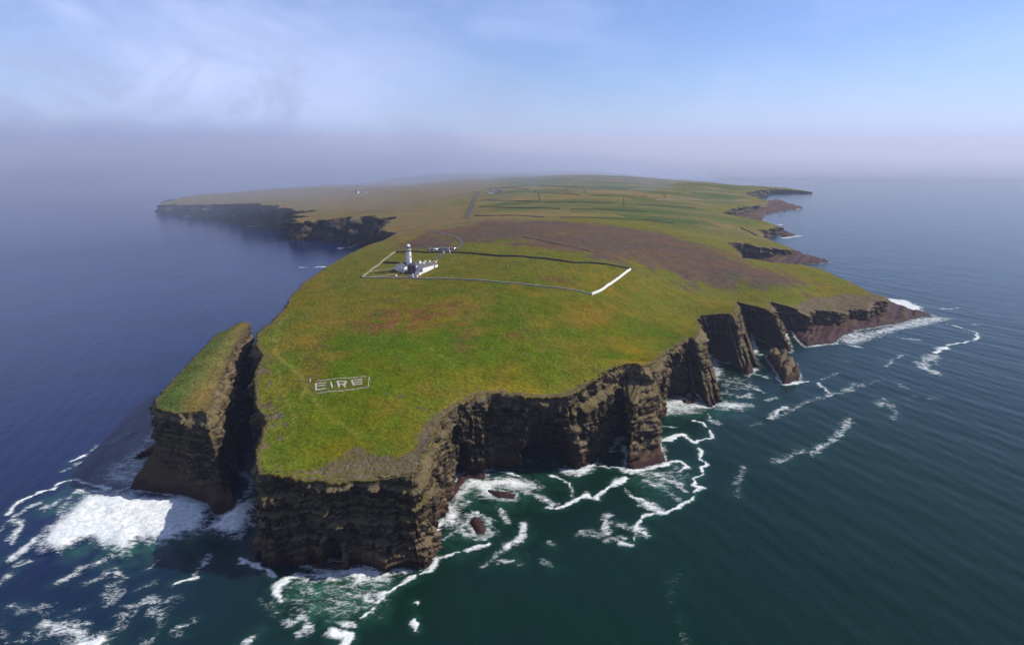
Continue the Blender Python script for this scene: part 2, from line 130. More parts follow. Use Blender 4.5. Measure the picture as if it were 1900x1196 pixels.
HEIGHT = [(-88,282,45),(-128,262,41),(-122,330,46),(-130,395,51),(-172,450,51),(-170,530,55),(-87,490,60),(59,427,54),(102,504,56.5),(-115,578,62),(-150,640,58),(-195,985,51),(-700,1560,30),(-400,1400,45),(0,800,66),(200,700,50),(300,650,30),(260,560,33),(300,900,34),(100,1400,72),(400,1250,38),(620,1540,13),(800,1900,16),(500,2000,62),(260,1990,76),(0,1900,65),(-350,1850,46),(-700,1950,32),(-1200,2600,25),(0,2600,44),(0,3300,30),(500,2700,30),(500,3500,14),(1000,3000,12),(-500,2500,18),(-250,4200,10),(600,4300,8),(367,690,20),(330,640,24),(-907.7,1538,19.9),(-846.8,1525,21.1),(-757.1,1463.3,29.3),(-681.8,1428.6,31.1),(-611.8,1353.5,39.1),(-552.7,1285.6,42.9),(-510.9,1267.4,43.4),(-395.9,1069.5,32.1),(-346.1,1096,31.9),(-298.7,1069.5,40.8),(-272.3,1043.1,46.5),(-254.4,1031,46.9),(-99.3,206.9,36),(-91.9,206.6,36.9),(-84.9,205.7,35.8),(-80.1,204.7,34.5),(-70.6,203.1,35.9),(-64.7,202.8,35.9),(-61.6,205,34.5),(-54.8,204.1,34.8),(-49.7,203.1,36.8),(-43.8,202.2,38.3),(-38.5,201.6,39.2),(-36.7,211.4,36.7),(-36.7,220.2,36.6),(-35.9,226.4,37.7),(-35.1,234.3,38.2),(-33.7,242.3,39.1),(-31.9,252.7,39.7),(-29.8,259.1,40),(-26.7,265.4,40.6),(-22.3,269.9,41.7),(-18.5,276.4,41.2),(-14.8,278.9,41),(-12.6,278.8,41.4),(-9.6,280.4,40.4),(-0.3,278.8,40.2),(9.3,277.2,40.3),(14.5,277.5,39.6),(20.5,278.3,38.9),(26.8,278.5,39.1),(30.3,280.4,38.9),(35.9,286.5,39.9),(41.3,291.7,40.8),(47.6,298.2,41.9),(56.6,310.6,42.4),(64,314.7,42.5),(70,317.5,42.1),(72.3,311.4,44.1),(77.4,316.1,41.6),(80.8,316.6,42.8),(85.8,325.8,42.1),(91.5,338.1,40.7),(100.9,364.4,33.3),(106.9,371.6,33.8),(112.6,377.4,36),(117.5,383.3,36.4),(121.5,388,35.3),(123.3,386.4,35),(124.3,383.8,35.5),(127.2,387.8,36.9),(131.2,397.3,37),(139.1,423.7,33.1),(147.4,456.5,27.3),(153.1,463.1,29),(160.1,461.1,31.9),(166.2,459.8,31.8),(173.3,458.5,29.9),(169.9,440.6,35),(172.2,441.5,35.6),(176.8,451.1,36.4),(185.7,474.8,34.1),(203.9,522.3,25.5),(211.3,499.6,28.5),(215.4,480.4,28.9),(213.6,468.8,29.7),(223.2,493.5,28.6),(236.5,525.3,25.3),(245,518.6,25),(258.6,518.6,21.4),(269.2,518.6,15.4),(277.8,530.4,15.7),(298.3,532.1,14.7),(310.4,532.1,11.1),(322,549.9,11.5),(339.2,546.2,13.5),(351.5,564.9,14),(371.3,572.7,15.3),(353.4,895.2,22.2),(369,881.6,17),(398.6,890.6,17.2),(418.8,890.6,11.4),(512.3,1160.4,12.9),(630.7,1578.1,13.5),(972.6,2261.3,15.4),(1038.6,2247.5,16.3),(1107.1,2233.9,7.4)]
HEATHER = [(-95.3,700),(-70.7,782.4),(-37.2,824.8),(36.2,803.4),(149.9,828.8),(205.3,808.1),(252.6,727.2),(270.2,652.1),(293,633.7),(317.5,610),(270.8,558.2),(222.8,556.7),(148.4,532.8),(116.3,536.3),(73.5,533.6),(25.9,566.3),(5.5,603.5),(-27.9,612.5),(-43.4,595.3),(-59.1,650.5),(-79.8,675.9)]
HEATHER2 = [(-120.8,646.3),(-101.6,699.1),(-68.5,655.4),(-52.9,579.1),(-78.9,575.2),(-108.5,593.4)]
SOIL = [(-86.5,208.6),(-77.9,218.8),(-71.6,228.4),(-66.8,232.8),(-57.5,227.2),(-47.9,225.1),(-40.9,232.2),(-36.1,240.3),(-33.6,243.9),(-34.5,227.4),(-35.6,211.5),(-38.8,203.5),(-52.3,203.4),(-71,204.2)]
BARE = [(251.4,513.8),(266.4,535.5),(285,553.5),(333.4,585),(364,590.2),(380.2,589.2),(373.8,576.6),(342.5,551.8),(312.2,533.8),(266.2,513.1)]
BARE2 = [(336.1,825.9),(376.9,893.7),(408.6,913.5),(421.4,896.5),(386.8,862.6),(321.8,766.4)]
PATHS = [([(-156.2,394.9),(-152.4,368.5),(-143.2,340.5),(-134.9,321.7),(-124.6,310.3),(-111.1,292.7),(-104.3,280.7),(-103.4,269.6)],1.3,0.8),([(-127.9,307),(-117.6,279.3),(-107.9,263.3),(-102.4,255),(-97.2,239.7)],0.8,0.5),([(-74,372),(-61.6,349.2),(-47.5,329.7),(-36.4,314.2),(-29.8,300.4),(-26.2,285.1),(-26.8,272.9),(-32.2,259.9)],0.8,0.45),([(-101.9,277.5),(-93.1,261.8),(-81.7,248.6),(-66.7,237.1)],1.6,0.4),([(17.7,373),(23,342.3),(29.4,320.3)],0.8,0.35),([(3.8,400.5),(19.6,341.7)],0.7,0.25),([(-117.4,298.4),(-119.4,317.2),(-121.3,337.7)],1.4,0.3)]
BROWN = [[(-105.4,370.8),(-100.5,395.4),(-70.9,396.6),(-37.9,404.2),(-29.3,389.2),(-31.3,366.9),(-58.4,362.1),(-86.8,350.4)],[(-45.6,370.9),(-27.8,367),(-24.6,343.2),(-29.3,320.7),(-33.7,334.7),(-33.7,354.2)],[(-61.7,311.6),(-50.2,315.5),(-49,307.2),(-58.8,303.4)],[(-3.4,359.7),(8.6,363.2),(8.4,352.1),(-1.7,352.1)],[(14.6,448.5),(30.5,470.8),(46.6,456.6),(32.8,440.1)],[(-109.7,297.3),(-106.7,296.9),(-96.9,274.4),(-102.8,277.6)],[(-120.3,350.2),(-112.9,336.5),(-106,304),(-117.5,320.9)]]
ROAD = [(-70.1,526),(-62.5,549.9),(-53.7,564.8),(-50.1,584.4),(-52.3,617.5),(-62.2,652.1),(-82.8,702.1),(-108.4,762.4)]
LANE = [(-67.7,884.4),(-72.2,1060.3),(-75.5,1207.2),(-74,1340.3)]
CARPARK = [(-81.1,567.8),(-82.2,592.3),(-52.6,575.9),(-50,563.3),(-62,554.7)]
SIGN = [(-104.2,283),(-74.7,289.6),(-72,277.5),(-96.8,272.3)]
LETTERS = [[((-100.3,282),(-98.3,275.6)),((-100.3,282),(-95.5,282.4)),((-99.3,278.7),(-94.9,279.5)),((-98.3,275.6),(-93.7,276.4))],[((-92.7,282.5),(-90.5,276.8))],[((-89.5,283),(-87.2,277.5)),((-89.5,283),(-85.2,283.5)),((-85.2,283.5),(-85,280.6)),((-85,280.6),(-88.1,279.8)),((-85.8,280.3),(-84.3,277.9))],[((-82.5,284.5),(-80.3,279.1)),((-82.5,284.5),(-77.5,285.7)),((-81.2,281.9),(-77.2,283.3)),((-80.3,279.1),(-76.5,280.5))]]
BORDER = [[(-100.8,285.4),(-76,289.2)],[(-74.6,289),(-73.6,284.2)],[(-73.4,282.4),(-72.5,278)],[(-72.5,277.4),(-83.4,274.4)],[(-83.9,274.1),(-96.8,272.3)]]
POST = (-104.1,284.8)
WALL_BACK = [(-114,576.4),(-58.1,551.9),(-44.8,543.4),(-5.2,517.3),(54.3,503.8),(105,519.4)]
WALL_WHITE = [(105.2,517.9),(90.4,487.2),(77.9,465.1),(67.2,444.2),(60.2,435.1)]
WALL_FRONT = [(60.2,435.1),(22.8,436.8),(-23.6,446.8),(-82.1,471.3),(-123.9,480.4)]
WALL_LEFT = [(-123.9,480.4),(-119.5,518.3),(-114,576.4)]
WALL_INNER = [(-115.9,528.8),(-100.2,523.1)]
WALL_HEATH = [(11.5,633.2),(48.6,591.6),(81.7,564.4)]
WALL_COAST = [(408.2,1061.4),(413.4,1036.6),(414.3,1005.1)]
PLAT = [([(254.3,513.6),(247.6,488.5),(246.3,471.1),(276.4,481.1),(290.8,497.7),(312.9,515.3),(312.4,530.6),(277.1,530.6)],2.2),([(273.8,523.7),(312.4,517),(335.5,527.1),(362.1,537.7),(408.1,563.8),(422.5,567.7),(414.1,586),(411.1,616.8),(415.4,643.2),(344.1,559.9)],2.6),([(167.2,476.8),(159.5,444.5),(165.1,432.2),(183.4,442),(198.3,469.7),(182.7,476.8)],2),([(220.5,534.1),(213.9,504),(219.3,476.8),(227,457.4),(231.2,462.8),(232.5,491.5),(229,523.7)],6),([(366,885.6),(353.9,850.6),(376.5,834),(444.2,846.4),(467.1,859.1),(460.9,913.7),(457,964.5)],3),([(537.2,1236.1),(500.3,1133.1),(517.4,1111.7),(543.5,1133.1),(550.4,1202.5),(563.5,1271.5)],2.5),([(572.8,1615.4),(533.6,1482.4),(533.4,1358.7),(585.5,1390.4),(642.4,1520),(814.2,1675.3),(851.1,1944.4),(714.7,1773.7)],4),([(-192.6,285.5),(-187.6,255),(-160.8,250.3),(-142.8,242.7),(-135.2,233.3),(-127.9,238.4),(-129.1,261.4),(-142.9,274.3)],4.5),([(58.5,275.4),(63.5,272.2),(81.9,281.5),(83.2,298.7),(64.4,296.2)],4),([(-84.4,201),(-76.7,197.2),(-65.9,196.6),(-62.8,199.7),(-67.6,202.9),(-80.9,203.6)],2.5),([(-30.1,242.7),(-27.6,245.8),(-22.8,264.4),(-12.1,262.4),(-14,274.3),(-27.6,269),(-30.7,256.5)],3)]
ROCKS = [([(-14.6,256.5),(-6.6,255),(2.6,251.7),(1.3,246.7),(-6.4,246.7),(-13,251.7)],1.2),([(-19.6,227.3),(-18.3,232.9),(-14.2,233.7),(-10.8,228.1),(-10.7,219.7),(-14.9,216),(-16.9,222.3)],1.6),([(111.4,362.4),(120.9,366.8),(124.3,362.4),(118.7,355.5),(111.9,356.3)],1.5),([(-198.3,275.4),(-199,279.8),(-195.4,278.7),(-193.8,273.2)],1.2),([(-188.7,256),(-187.1,259.4),(-182.7,257.4),(-183.2,252.2)],1.2),([(174.5,420.4),(186,444.5),(187.2,440.7),(178.4,411.5),(171.1,403.9)],8)]
BIGROCK = [(201.8,443.2),(196.9,413.7),(191.1,389.5),(207.1,397.6),(213.8,413.7),(214.3,439.5),(211,454.8)]
CAVES = [((-34.4,217.4),5,-3,17,7),((-22.6,264.9),5,-3,19,12),((17.3,283.8),11,-3,26,12),((-72.4,198.4),4.5,-3,13,6),((62.4,307),4,-3,30,7),((122.6,375),3,-3,24,5),((-20.7,264.9),1.6,20,36,4),((36.9,278.7),1.6,14,32,3),((-1.4,273.8),12,-3,20,1.5)]
SLAB_LOW = [(-187.6,255.5,0),(-173.8,252.7,0),(-160.8,250.3,0),(-142.8,242.7,0),(-135,233.3,0),(-127.5,237.9,0)]
SLAB_HIGH = [(-180.5,272,15),(-174,266,13),(-164,262,10),(-151,258,8),(-143,254,7),(-136,252,5)]
SLAB2_LOW = [(-203.3,285.5,0),(-197.5,288.4,0),(-191.8,291.4,0)]
SLAB2_HIGH = [(-187,292,11),(-185,285,9),(-183,279,5)]
FINS = [((170.7,451.4,31),(171.7,411.1,1),1.6),((173.5,451,32),(174.1,408.9,1),1.3),((176.9,453.8,33),(179,413.3,1),1.3),((185.2,471.9,33),(187,422.4,1),1.6),((124.7,386.4,35),(128.2,351.6,1),1.8),((134.5,407.8,35),(136.8,358.7,2),1.8),((129.9,398.7,35),(131.7,355,1),1.2),((216,473.1,29),(229.7,461.5,0),1.4),((162.6,462.9,30),(171.4,447.6,3),1),((154.8,460,29),(165.8,451.5,3),1),((168.6,457.7,31),(178.9,446.5,2),1),((118.8,386.4,35),(122.5,366.3,1),1.4)]
FIELD_WALLS = [((294.5,1533.9),(388.7,1625.4)),((493.2,1689.5),(625.7,1806.8)),((314.2,1328),(479.3,1502.2)),((503.6,1557.4),(626.7,1657.6)),((183.2,1564.3),(161.3,1332.8)),((242.2,1306),(206.1,1105.3)),((65.6,1478.6),(165.3,1489.7)),((-64.7,1455.2),(36.3,1361.3)),((184.6,1432.4),(267.1,1502.5)),((-52.5,1174.5),(50.5,1130.5)),((60.2,1122.1),(195.6,1150.1)),((240.2,1166.4),(380.7,1248.5)),((-57.1,1062.2),(81.9,1014.8)),((100,1013.3),(238.7,1062.5)),((232,1746.8),(404.8,1828.1)),((446.9,1799.7),(680.8,2018)),((45.8,1286.8),(142.6,1280.3)),((171.7,1284.6),(306.4,1374.2)),((-57.7,915.3),(47.2,874.3)),((71,875.8),(261.3,964.2)),((56.3,1264.4),(53.6,1130.6)),((390.9,1568.4),(350.6,1373)),((132.2,1490),(116.4,1281.4))]


# ------------------------------------------------------------------ numeric helpers
def _phi(r2):
    return 0.5 * r2 * np.log(r2 + 1e-9)


def _S(x, y):
    x = np.asarray(x, float); y = np.asarray(y, float)
    r = np.hypot(x, y) + 1e-6
    return np.stack([np.log(r / 100.) * 1.6, np.arctan2(x, y) * 1.6], -1)


_ZC = np.array(HEIGHT, float)
_P = _S(_ZC[:, 0], _ZC[:, 1]); _n = len(_P)
_Q = np.c_[np.ones(_n), _P]
_w = np.linalg.solve(np.block([[_phi(((_P[:, None] - _P[None]) ** 2).sum(-1)) + np.eye(_n) * 0.004, _Q], [_Q.T, np.zeros((3, 3))]]), np.r_[_ZC[:, 2], 0, 0, 0])


def Z(x, y):
    """Land height: a thin-plate surface through the surveyed spot heights."""
    p = _S(x, y); sh = p.shape[:-1]; p = p.reshape(-1, 2); out = np.empty(len(p))
    for i in range(0, len(p), 20000):
        q = p[i:i + 20000]
        out[i:i + 20000] = _phi(((q[:, None] - _P[None]) ** 2).sum(-1)) @ _w[:_n] + _w[_n] + q @ _w[_n + 1:]
    return np.maximum(out, 6.).reshape(sh)


def hsh(ix, iy, iz=0, seed=0):
    h = (np.asarray(ix).astype(np.int64) * 374761393 + np.asarray(iy).astype(np.int64) * 668265263 + np.asarray(iz).astype(np.int64) * 2147483647 + seed * 1274126177) & 0xFFFFFFFF
    h = ((h ^ (h >> 13)) * 1274126177) & 0xFFFFFFFF
    h = ((h ^ (h >> 16)) * 2246822519) & 0xFFFFFFFF
    return ((h ^ (h >> 15)) & 0xFFFFFF) / float(0xFFFFFF)


def vnoise(x, y, z=None, seed=0):
    """Value noise, 0..1."""
    x = np.asarray(x, float); y = np.asarray(y, float); z = np.zeros_like(x) if z is None else np.asarray(z, float)
    x0, y0, z0 = np.floor(x), np.floor(y), np.floor(z)
    f = []
    for a, b in ((x, x0), (y, y0), (z, z0)):
        t = a - b
        f.append(t * t * (3 - 2 * t))
    out = 0
    for dx in (0, 1):
        for dy in (0, 1):
            for dz in (0, 1):
                wgt = (f[0] if dx else 1 - f[0]) * (f[1] if dy else 1 - f[1]) * (f[2] if dz else 1 - f[2])
                out = out + wgt * hsh(x0 + dx, y0 + dy, z0 + dz, seed)
    return out


def fbm(x, y, z=None, oct=4, seed=0):
    a, s, t = 0.5, 0.0, 0.0
    k = 1.0
    for o_ in range(oct):
        s = s + a * vnoise(np.asarray(x) * k, np.asarray(y) * k, None if z is None else np.asarray(z) * k, seed + o_ * 17)
        t += a; a *= 0.5; k *= 2.03
    return s / t


def sstep(a, b, x):
    t = np.clip((x - a) / (b - a), 0, 1)
    return t * t * (3 - 2 * t)


def ground(x, y):
    """Height of the turf with its small humps."""
    x = np.asarray(x, float); y = np.asarray(y, float)
    d = np.hypot(x, y)
    return Z(x, y) + (fbm(x / 38., y / 38., oct=3, seed=3) - 0.5) * 2.2 + (fbm(x / 7., y / 7., oct=3, seed=9) - 0.5) * 0.95 + (fbm(x / 220., y / 220., oct=2, seed=5) - 0.5) * np.clip((d - 700) / 600, 0, 1) * 9


def G(x, y):
    return float(ground(np.array([x]), np.array([y]))[0])


def inside(px, py, poly):
    poly = np.asarray(poly, float)
    r = np.zeros(len(px), bool)
    x1, y1 = poly[:, 0], poly[:, 1]
    x2, y2 = np.roll(x1, -1), np.roll(y1, -1)
    for a, b, c, d in zip(x1, y1, x2, y2):
        if b == d:
            continue
        m = ((b > py) != (d > py)) & (px < (c - a) * (py - b) / (d - b) + a)
        r ^= m
    return r


def seg_dist(px, py, pts, closed=False):
    """Distance from points to a polyline, and the index of the nearest segment."""
    pts = np.asarray(pts, float)
    q = np.roll(pts, -1, 0) if closed else pts[1:]
    p = pts if closed else pts[:-1]
    best = np.full(len(px), 1e18); arg = np.zeros(len(px), int)
    for i, (a, b) in enumerate(zip(p, q)):
        d = b - a
        t = np.clip(((px - a[0]) * d[0] + (py - a[1]) * d[1]) / (d @ d + 1e-12), 0, 1)
        e = (px - a[0] - t * d[0]) ** 2 + (py - a[1] - t * d[1]) ** 2
        m = e < best
        best[m] = e[m]; arg[m] = i
    return np.sqrt(best), arg


def area_mask(px, py, poly, soft):
    """1 inside, falling to 0 over the given width outside the edge."""
    poly = np.asarray(poly, float)
    out = np.zeros(len(px))
    lo, hi = poly.min(0) - soft, poly.max(0) + soft
    m = (px > lo[0]) & (px < hi[0]) & (py > lo[1]) & (py < hi[1])
    if not m.any():
        return out
    x, y = px[m], py[m]
    d, _ = seg_dist(x, y, poly, True)
    ins = inside(x, y, poly)
    out[m] = np.clip(0.5 + np.where(ins, d, -d) / soft, 0, 1)
    return out


# ------------------------------------------------------------------ object helpers
def link(name, me, parent=None, mat=None):
    o = bpy.data.objects.new(name, me)
    COL.objects.link(o)
    if mat:
        me.materials.append(mat)
    if parent:
        o.parent = parent
    return o


def from_arrays(name, v, f, parent=None, mat=None, smooth=False):
    me = bpy.data.meshes.new(name)
    v = np.asarray(v, np.float32)
    if isinstance(f, np.ndarray):
        k = f.shape[1]
        me.vertices.add(len(v)); me.vertices.foreach_set('co', v.ravel())
        me.loops.add(f.size); me.loops.foreach_set('vertex_index', f.astype(np.int32).ravel())
        me.polygons.add(len(f))
        me.polygons.foreach_set('loop_start', np.arange(0, f.size, k, dtype=np.int32))
        me.polygons.foreach_set('loop_total', np.full(len(f), k, np.int32))
    else:
        me.from_pydata(v.tolist(), [], f)
    if smooth:
        me.polygons.foreach_set('use_smooth', np.ones(len(me.polygons), bool))
    me.update(calc_edges=True)
    me.validate()
    return link(name, me, parent, mat)


def tag(o, label=None, cat=None, group=None, kind=None):
    for k, v in (('label', label), ('category', cat), ('group', group), ('kind', kind)):
        if v:
            o[k] = v
    return o


def empty(name, loc, rz=0.0):
    o = bpy.data.objects.new(name, None)
    o.empty_display_size = 1
    COL.objects.link(o)
    o.location = loc
    o.rotation_euler = (0, 0, rz)
    return o


def attr(o, name, vals):
    a = o.data.attributes.new(name, 'FLOAT', 'POINT')
    a.data.foreach_set('value', np.asarray(vals, np.float32))


def attr_col(o, name, rgb):
    a = o.data.attributes.new(name, 'FLOAT_COLOR', 'POINT')
    a.data.foreach_set('color', np.c_[rgb, np.ones(len(rgb))].astype(np.float32).ravel())


class MB:
    """Collects simple solids into one mesh."""
    def __init__(self):
        self.v = []; self.f = []

    def add(self, v, f):
        k = len(self.v)
        self.v += [tuple(p) for p in v]
        self.f += [tuple(i + k for i in q) for q in f]
        return self

    def prism(self, poly, z0, z1, top=None):
        """Extrude a counter-clockwise outline; top may be a shifted/scaled outline."""
        top = top or poly
        n = len(poly)
        v = [(x, y, z0) for x, y in poly] + [(x, y, z1) for x, y in top]
        f = [tuple(range(n - 1, -1, -1)), tuple(range(n, 2 * n))] + [(i, (i + 1) % n, n + (i + 1) % n, n + i) for i in range(n)]
        return self.add(v, f)

    def box(self, x0, x1, y0, y1, z0, z1):
        return self.prism([(x0, y0), (x1, y0), (x1, y1), (x0, y1)], z0, z1)

    def lathe(self, prof, n=28, cx=0, cy=0):
        v = []
        for r, z in prof:
            for i in range(n):
                a = 2 * math.pi * i / n
                v.append((cx + r * math.cos(a), cy + r * math.sin(a), z))
        f = []
        for j in range(len(prof) - 1):
            for i in range(n):
                f.append((j * n + i, j * n + (i + 1) % n, (j + 1) * n + (i + 1) % n, (j + 1) * n + i))
        f.append(tuple(range(n - 1, -1, -1)))
        f.append(tuple((len(prof) - 1) * n + i for i in range(n)))
        return self.add(v, f)

    def gable(self, x0, x1, y0, y1, z0, zr, over=0.25, th=0.16):
        """Pitched roof slab with its ridge along y."""
        xm = (x0 + x1) / 2
        sl = (zr - z0) / (xm - x0)
        a0, a1 = x0 - over, x1 + over
        zo = z0 - over * sl
        prof = [(a0, zo), (xm, zr), (a1, zo), (a1, zo + th), (xm, zr + th), (a0, zo + th)]
        v = [(x, y0 - over * 0.4, z) for x, z in prof] + [(x, y1 + over * 0.4, z) for x, z in prof]
        f = [(0, 1, 4, 5), (1, 2, 3, 4), (11, 10, 7, 6), (10, 9, 8, 7)]
        f += [(i + 6, (i + 1) % 6 + 6, (i + 1) % 6, i) for i in range(6)]
        return self.add(v, f)

    def gable_end(self, x0, x1, y, z0, zr, th):
        return self.add([(x0, y, z0), (x1, y, z0), ((x0 + x1) / 2, y, zr), (x0, y + th, z0), (x1, y + th, z0), ((x0 + x1) / 2, y + th, zr)],
                        [(0, 1, 2), (5, 4, 3), (0, 3, 4, 1), (1, 4, 5, 2), (2, 5, 3, 0)])

    def build(self, name, mat, parent=None, bevel=0.0):
        me = bpy.data.meshes.new(name)
        me.from_pydata(self.v, [], self.f)
        me.update()
        bm = bmesh.new(); bm.from_mesh(me)
        bmesh.ops.recalc_face_normals(bm, faces=bm.faces)
        if bevel:
            bmesh.ops.bevel(bm, geom=list(bm.edges), offset=bevel, segments=1, affect='EDGES')
        bm.to_mesh(me); bm.free()
        return link(name, me, parent, mat)


# ------------------------------------------------------------------ materials
def new_mat(name):
    m = bpy.data.materials.new(name)
    m.use_nodes = True
    return m, NT(m.node_tree)


def finish(t, base, rough=0.9, bump=None, bstr=0.4, bdist=0.3, spec=0.2, normal=None):
    p = t.n('ShaderNodeBsdfPrincipled')
    t.put(p.inputs['Base Color'], base)
    t.put(p.inputs['Roughness'], rough)
    t.put(p.inputs['Specular IOR Level'], spec)
    if bump is not None:
        b = t.n('ShaderNodeBump')
        t.put(b.inputs['Strength'], bstr); t.put(b.inputs['Distance'], bdist); t.put(b.inputs['Height'], bump)
        t.put(p.inputs['Normal'], b.outputs[0])
    t.t.links.new(p.outputs[0], t.n('ShaderNodeOutputMaterial').inputs[0])
    return p


def mat_turf():
    m, t = new_mat('turf')
    pos = t.n('ShaderNodeNewGeometry').outputs['Position']
    cover = t.n('ShaderNodeAttribute', attribute_name='cover').outputs['Color']
    field = t.n('ShaderNodeAttribute', attribute_name='field').outputs['Fac']
    bare = t.n('ShaderNodeAttribute', attribute_name='bare').outputs['Fac']
    rot = t.n('ShaderNodeMapping', i_0=pos)
    rot.inputs['Rotation'].default_value = (0, 0, RAD(-24))
    def brick(seed_off, c1, c2, mort):
        mp = t.n('ShaderNodeMapping', i_0=rot.outputs[0])
        mp.inputs['Location'].default_value = seed_off
        br = t.n('ShaderNodeTexBrick', offset=0.37, squash=1.0, i_0=mp.outputs[0])
        for k, v in (('Color1', c1), ('Color2', c2), ('Mortar', mort)):
            br.inputs[k].default_value = (*v, 1)
        br.inputs['Scale'].default_value = 0.01
        br.inputs['Mortar Size'].default_value = 0.016
        br.inputs['Mortar Smooth'].default_value = 0.3
        br.inputs['Bias'].default_value = 0.0
        br.inputs['Brick Width'].default_value = 1.9
        br.inputs['Row Height'].default_value = 0.42
        return br.outputs['Color']
    fcol = t.mix(0.4, brick((13, 7, 0), (0.026, 0.062, 0.010), (0.175, 0.128, 0.052), (0.03, 0.032, 0.016)), brick((60, 27, 0), (0.030, 0.058, 0.012), (0.125, 0.080, 0.036), (0.035, 0.035, 0.02)))
    base = t.mix(field, cover, fcol)
    big = t.noise(pos, 0.022, 4, 0.6)
    mid = t.noise(pos, 0.11, 5, 0.62)
    fine = t.noise(pos, 0.75, 5, 0.7)
    ochre = t.math('MULTIPLY', t.ramp(big, 0.40, 0.66), 0.5)
    base = t.mix(ochre, base, t.mix(1.0, base, (1.42, 1.02, 0.80), 'MULTIPLY'))
    green = t.math('MULTIPLY', t.ramp(t.noise(pos, 0.07, 5, 0.65), 0.46, 0.64), 0.7)
    base = t.mix(green, base, t.mix(1.0, base, (0.72, 1.02, 0.80), 'MULTIPLY'))
    tuss = t.noise(pos, 0.42, 3, 0.6)
    val = t.math('ADD', t.math('MULTIPLY', t.ramp(mid, 0.28, 0.72), 0.34), t.math('MULTIPLY', t.ramp(fine, 0.30, 0.70), 0.36))
    val = t.math('ADD', val, t.math('MULTIPLY', t.ramp(tuss, 0.32, 0.68), 0.34))
    val = t.math('ADD', val, 0.52)
    vv = t.n('ShaderNodeCombineColor', i_0=val, i_1=val, i_2=val).outputs[0]
    base = t.mix(1.0, base, vv, 'MULTIPLY')
    # sheep tracks worn thinly through the sward
    trk = t.math('ABSOLUTE', t.math('SUBTRACT', t.noise(pos, 0.021, 3, 0.5, 0.4), 0.5))
    trk = t.math('MULTIPLY', t.ramp(trk, 0.006, 0.0), t.math('MULTIPLY', t.ramp(t.noise(pos, 0.03, 2, 0.5), 0.5, 0.62), 0.5))
    base = t.mix(trk, base, (0.14, 0.105, 0.035))
    # bare stony ground near the edges
    streak = t.n('ShaderNodeMapping', i_0=pos)
    streak.inputs['Rotation'].default_value = (0, 0, RAD(35))
    streak.inputs['Scale'].default_value = (1.0, 0.35, 1.0)
    stone_n = t.math('ADD', t.math('MULTIPLY', t.noise(streak.outputs[0], 0.32, 7, 0.72, 0.8), 0.6), t.math('MULTIPLY', t.noise(pos, 1.3, 5, 0.7), 0.4))
    stone = t.mix(t.ramp(stone_n, 0.36, 0.66), (0.050, 0.038, 0.023), (0.165, 0.128, 0.078))
    stone = t.mix(t.math('MULTIPLY', t.ramp(t.noise(pos, 0.16, 5, 0.65, 0.5), 0.48, 0.62), 0.65), stone, (0.092, 0.074, 0.020))
    mask = t.ramp(t.math('ADD', bare, t.math('MULTIPLY', t.math('SUBTRACT', t.noise(pos, 0.45, 5, 0.65), 0.5), 0.9)), 0.42, 0.58)
    base = t.mix(mask, base, stone)
    h = t.math('ADD', t.math('MULTIPLY', fine, 0.8), t.math('MULTIPLY', tuss, 1.6))
    finish(t, base, 1.0, h, 0.9, 1.0, 0.0)
    return m


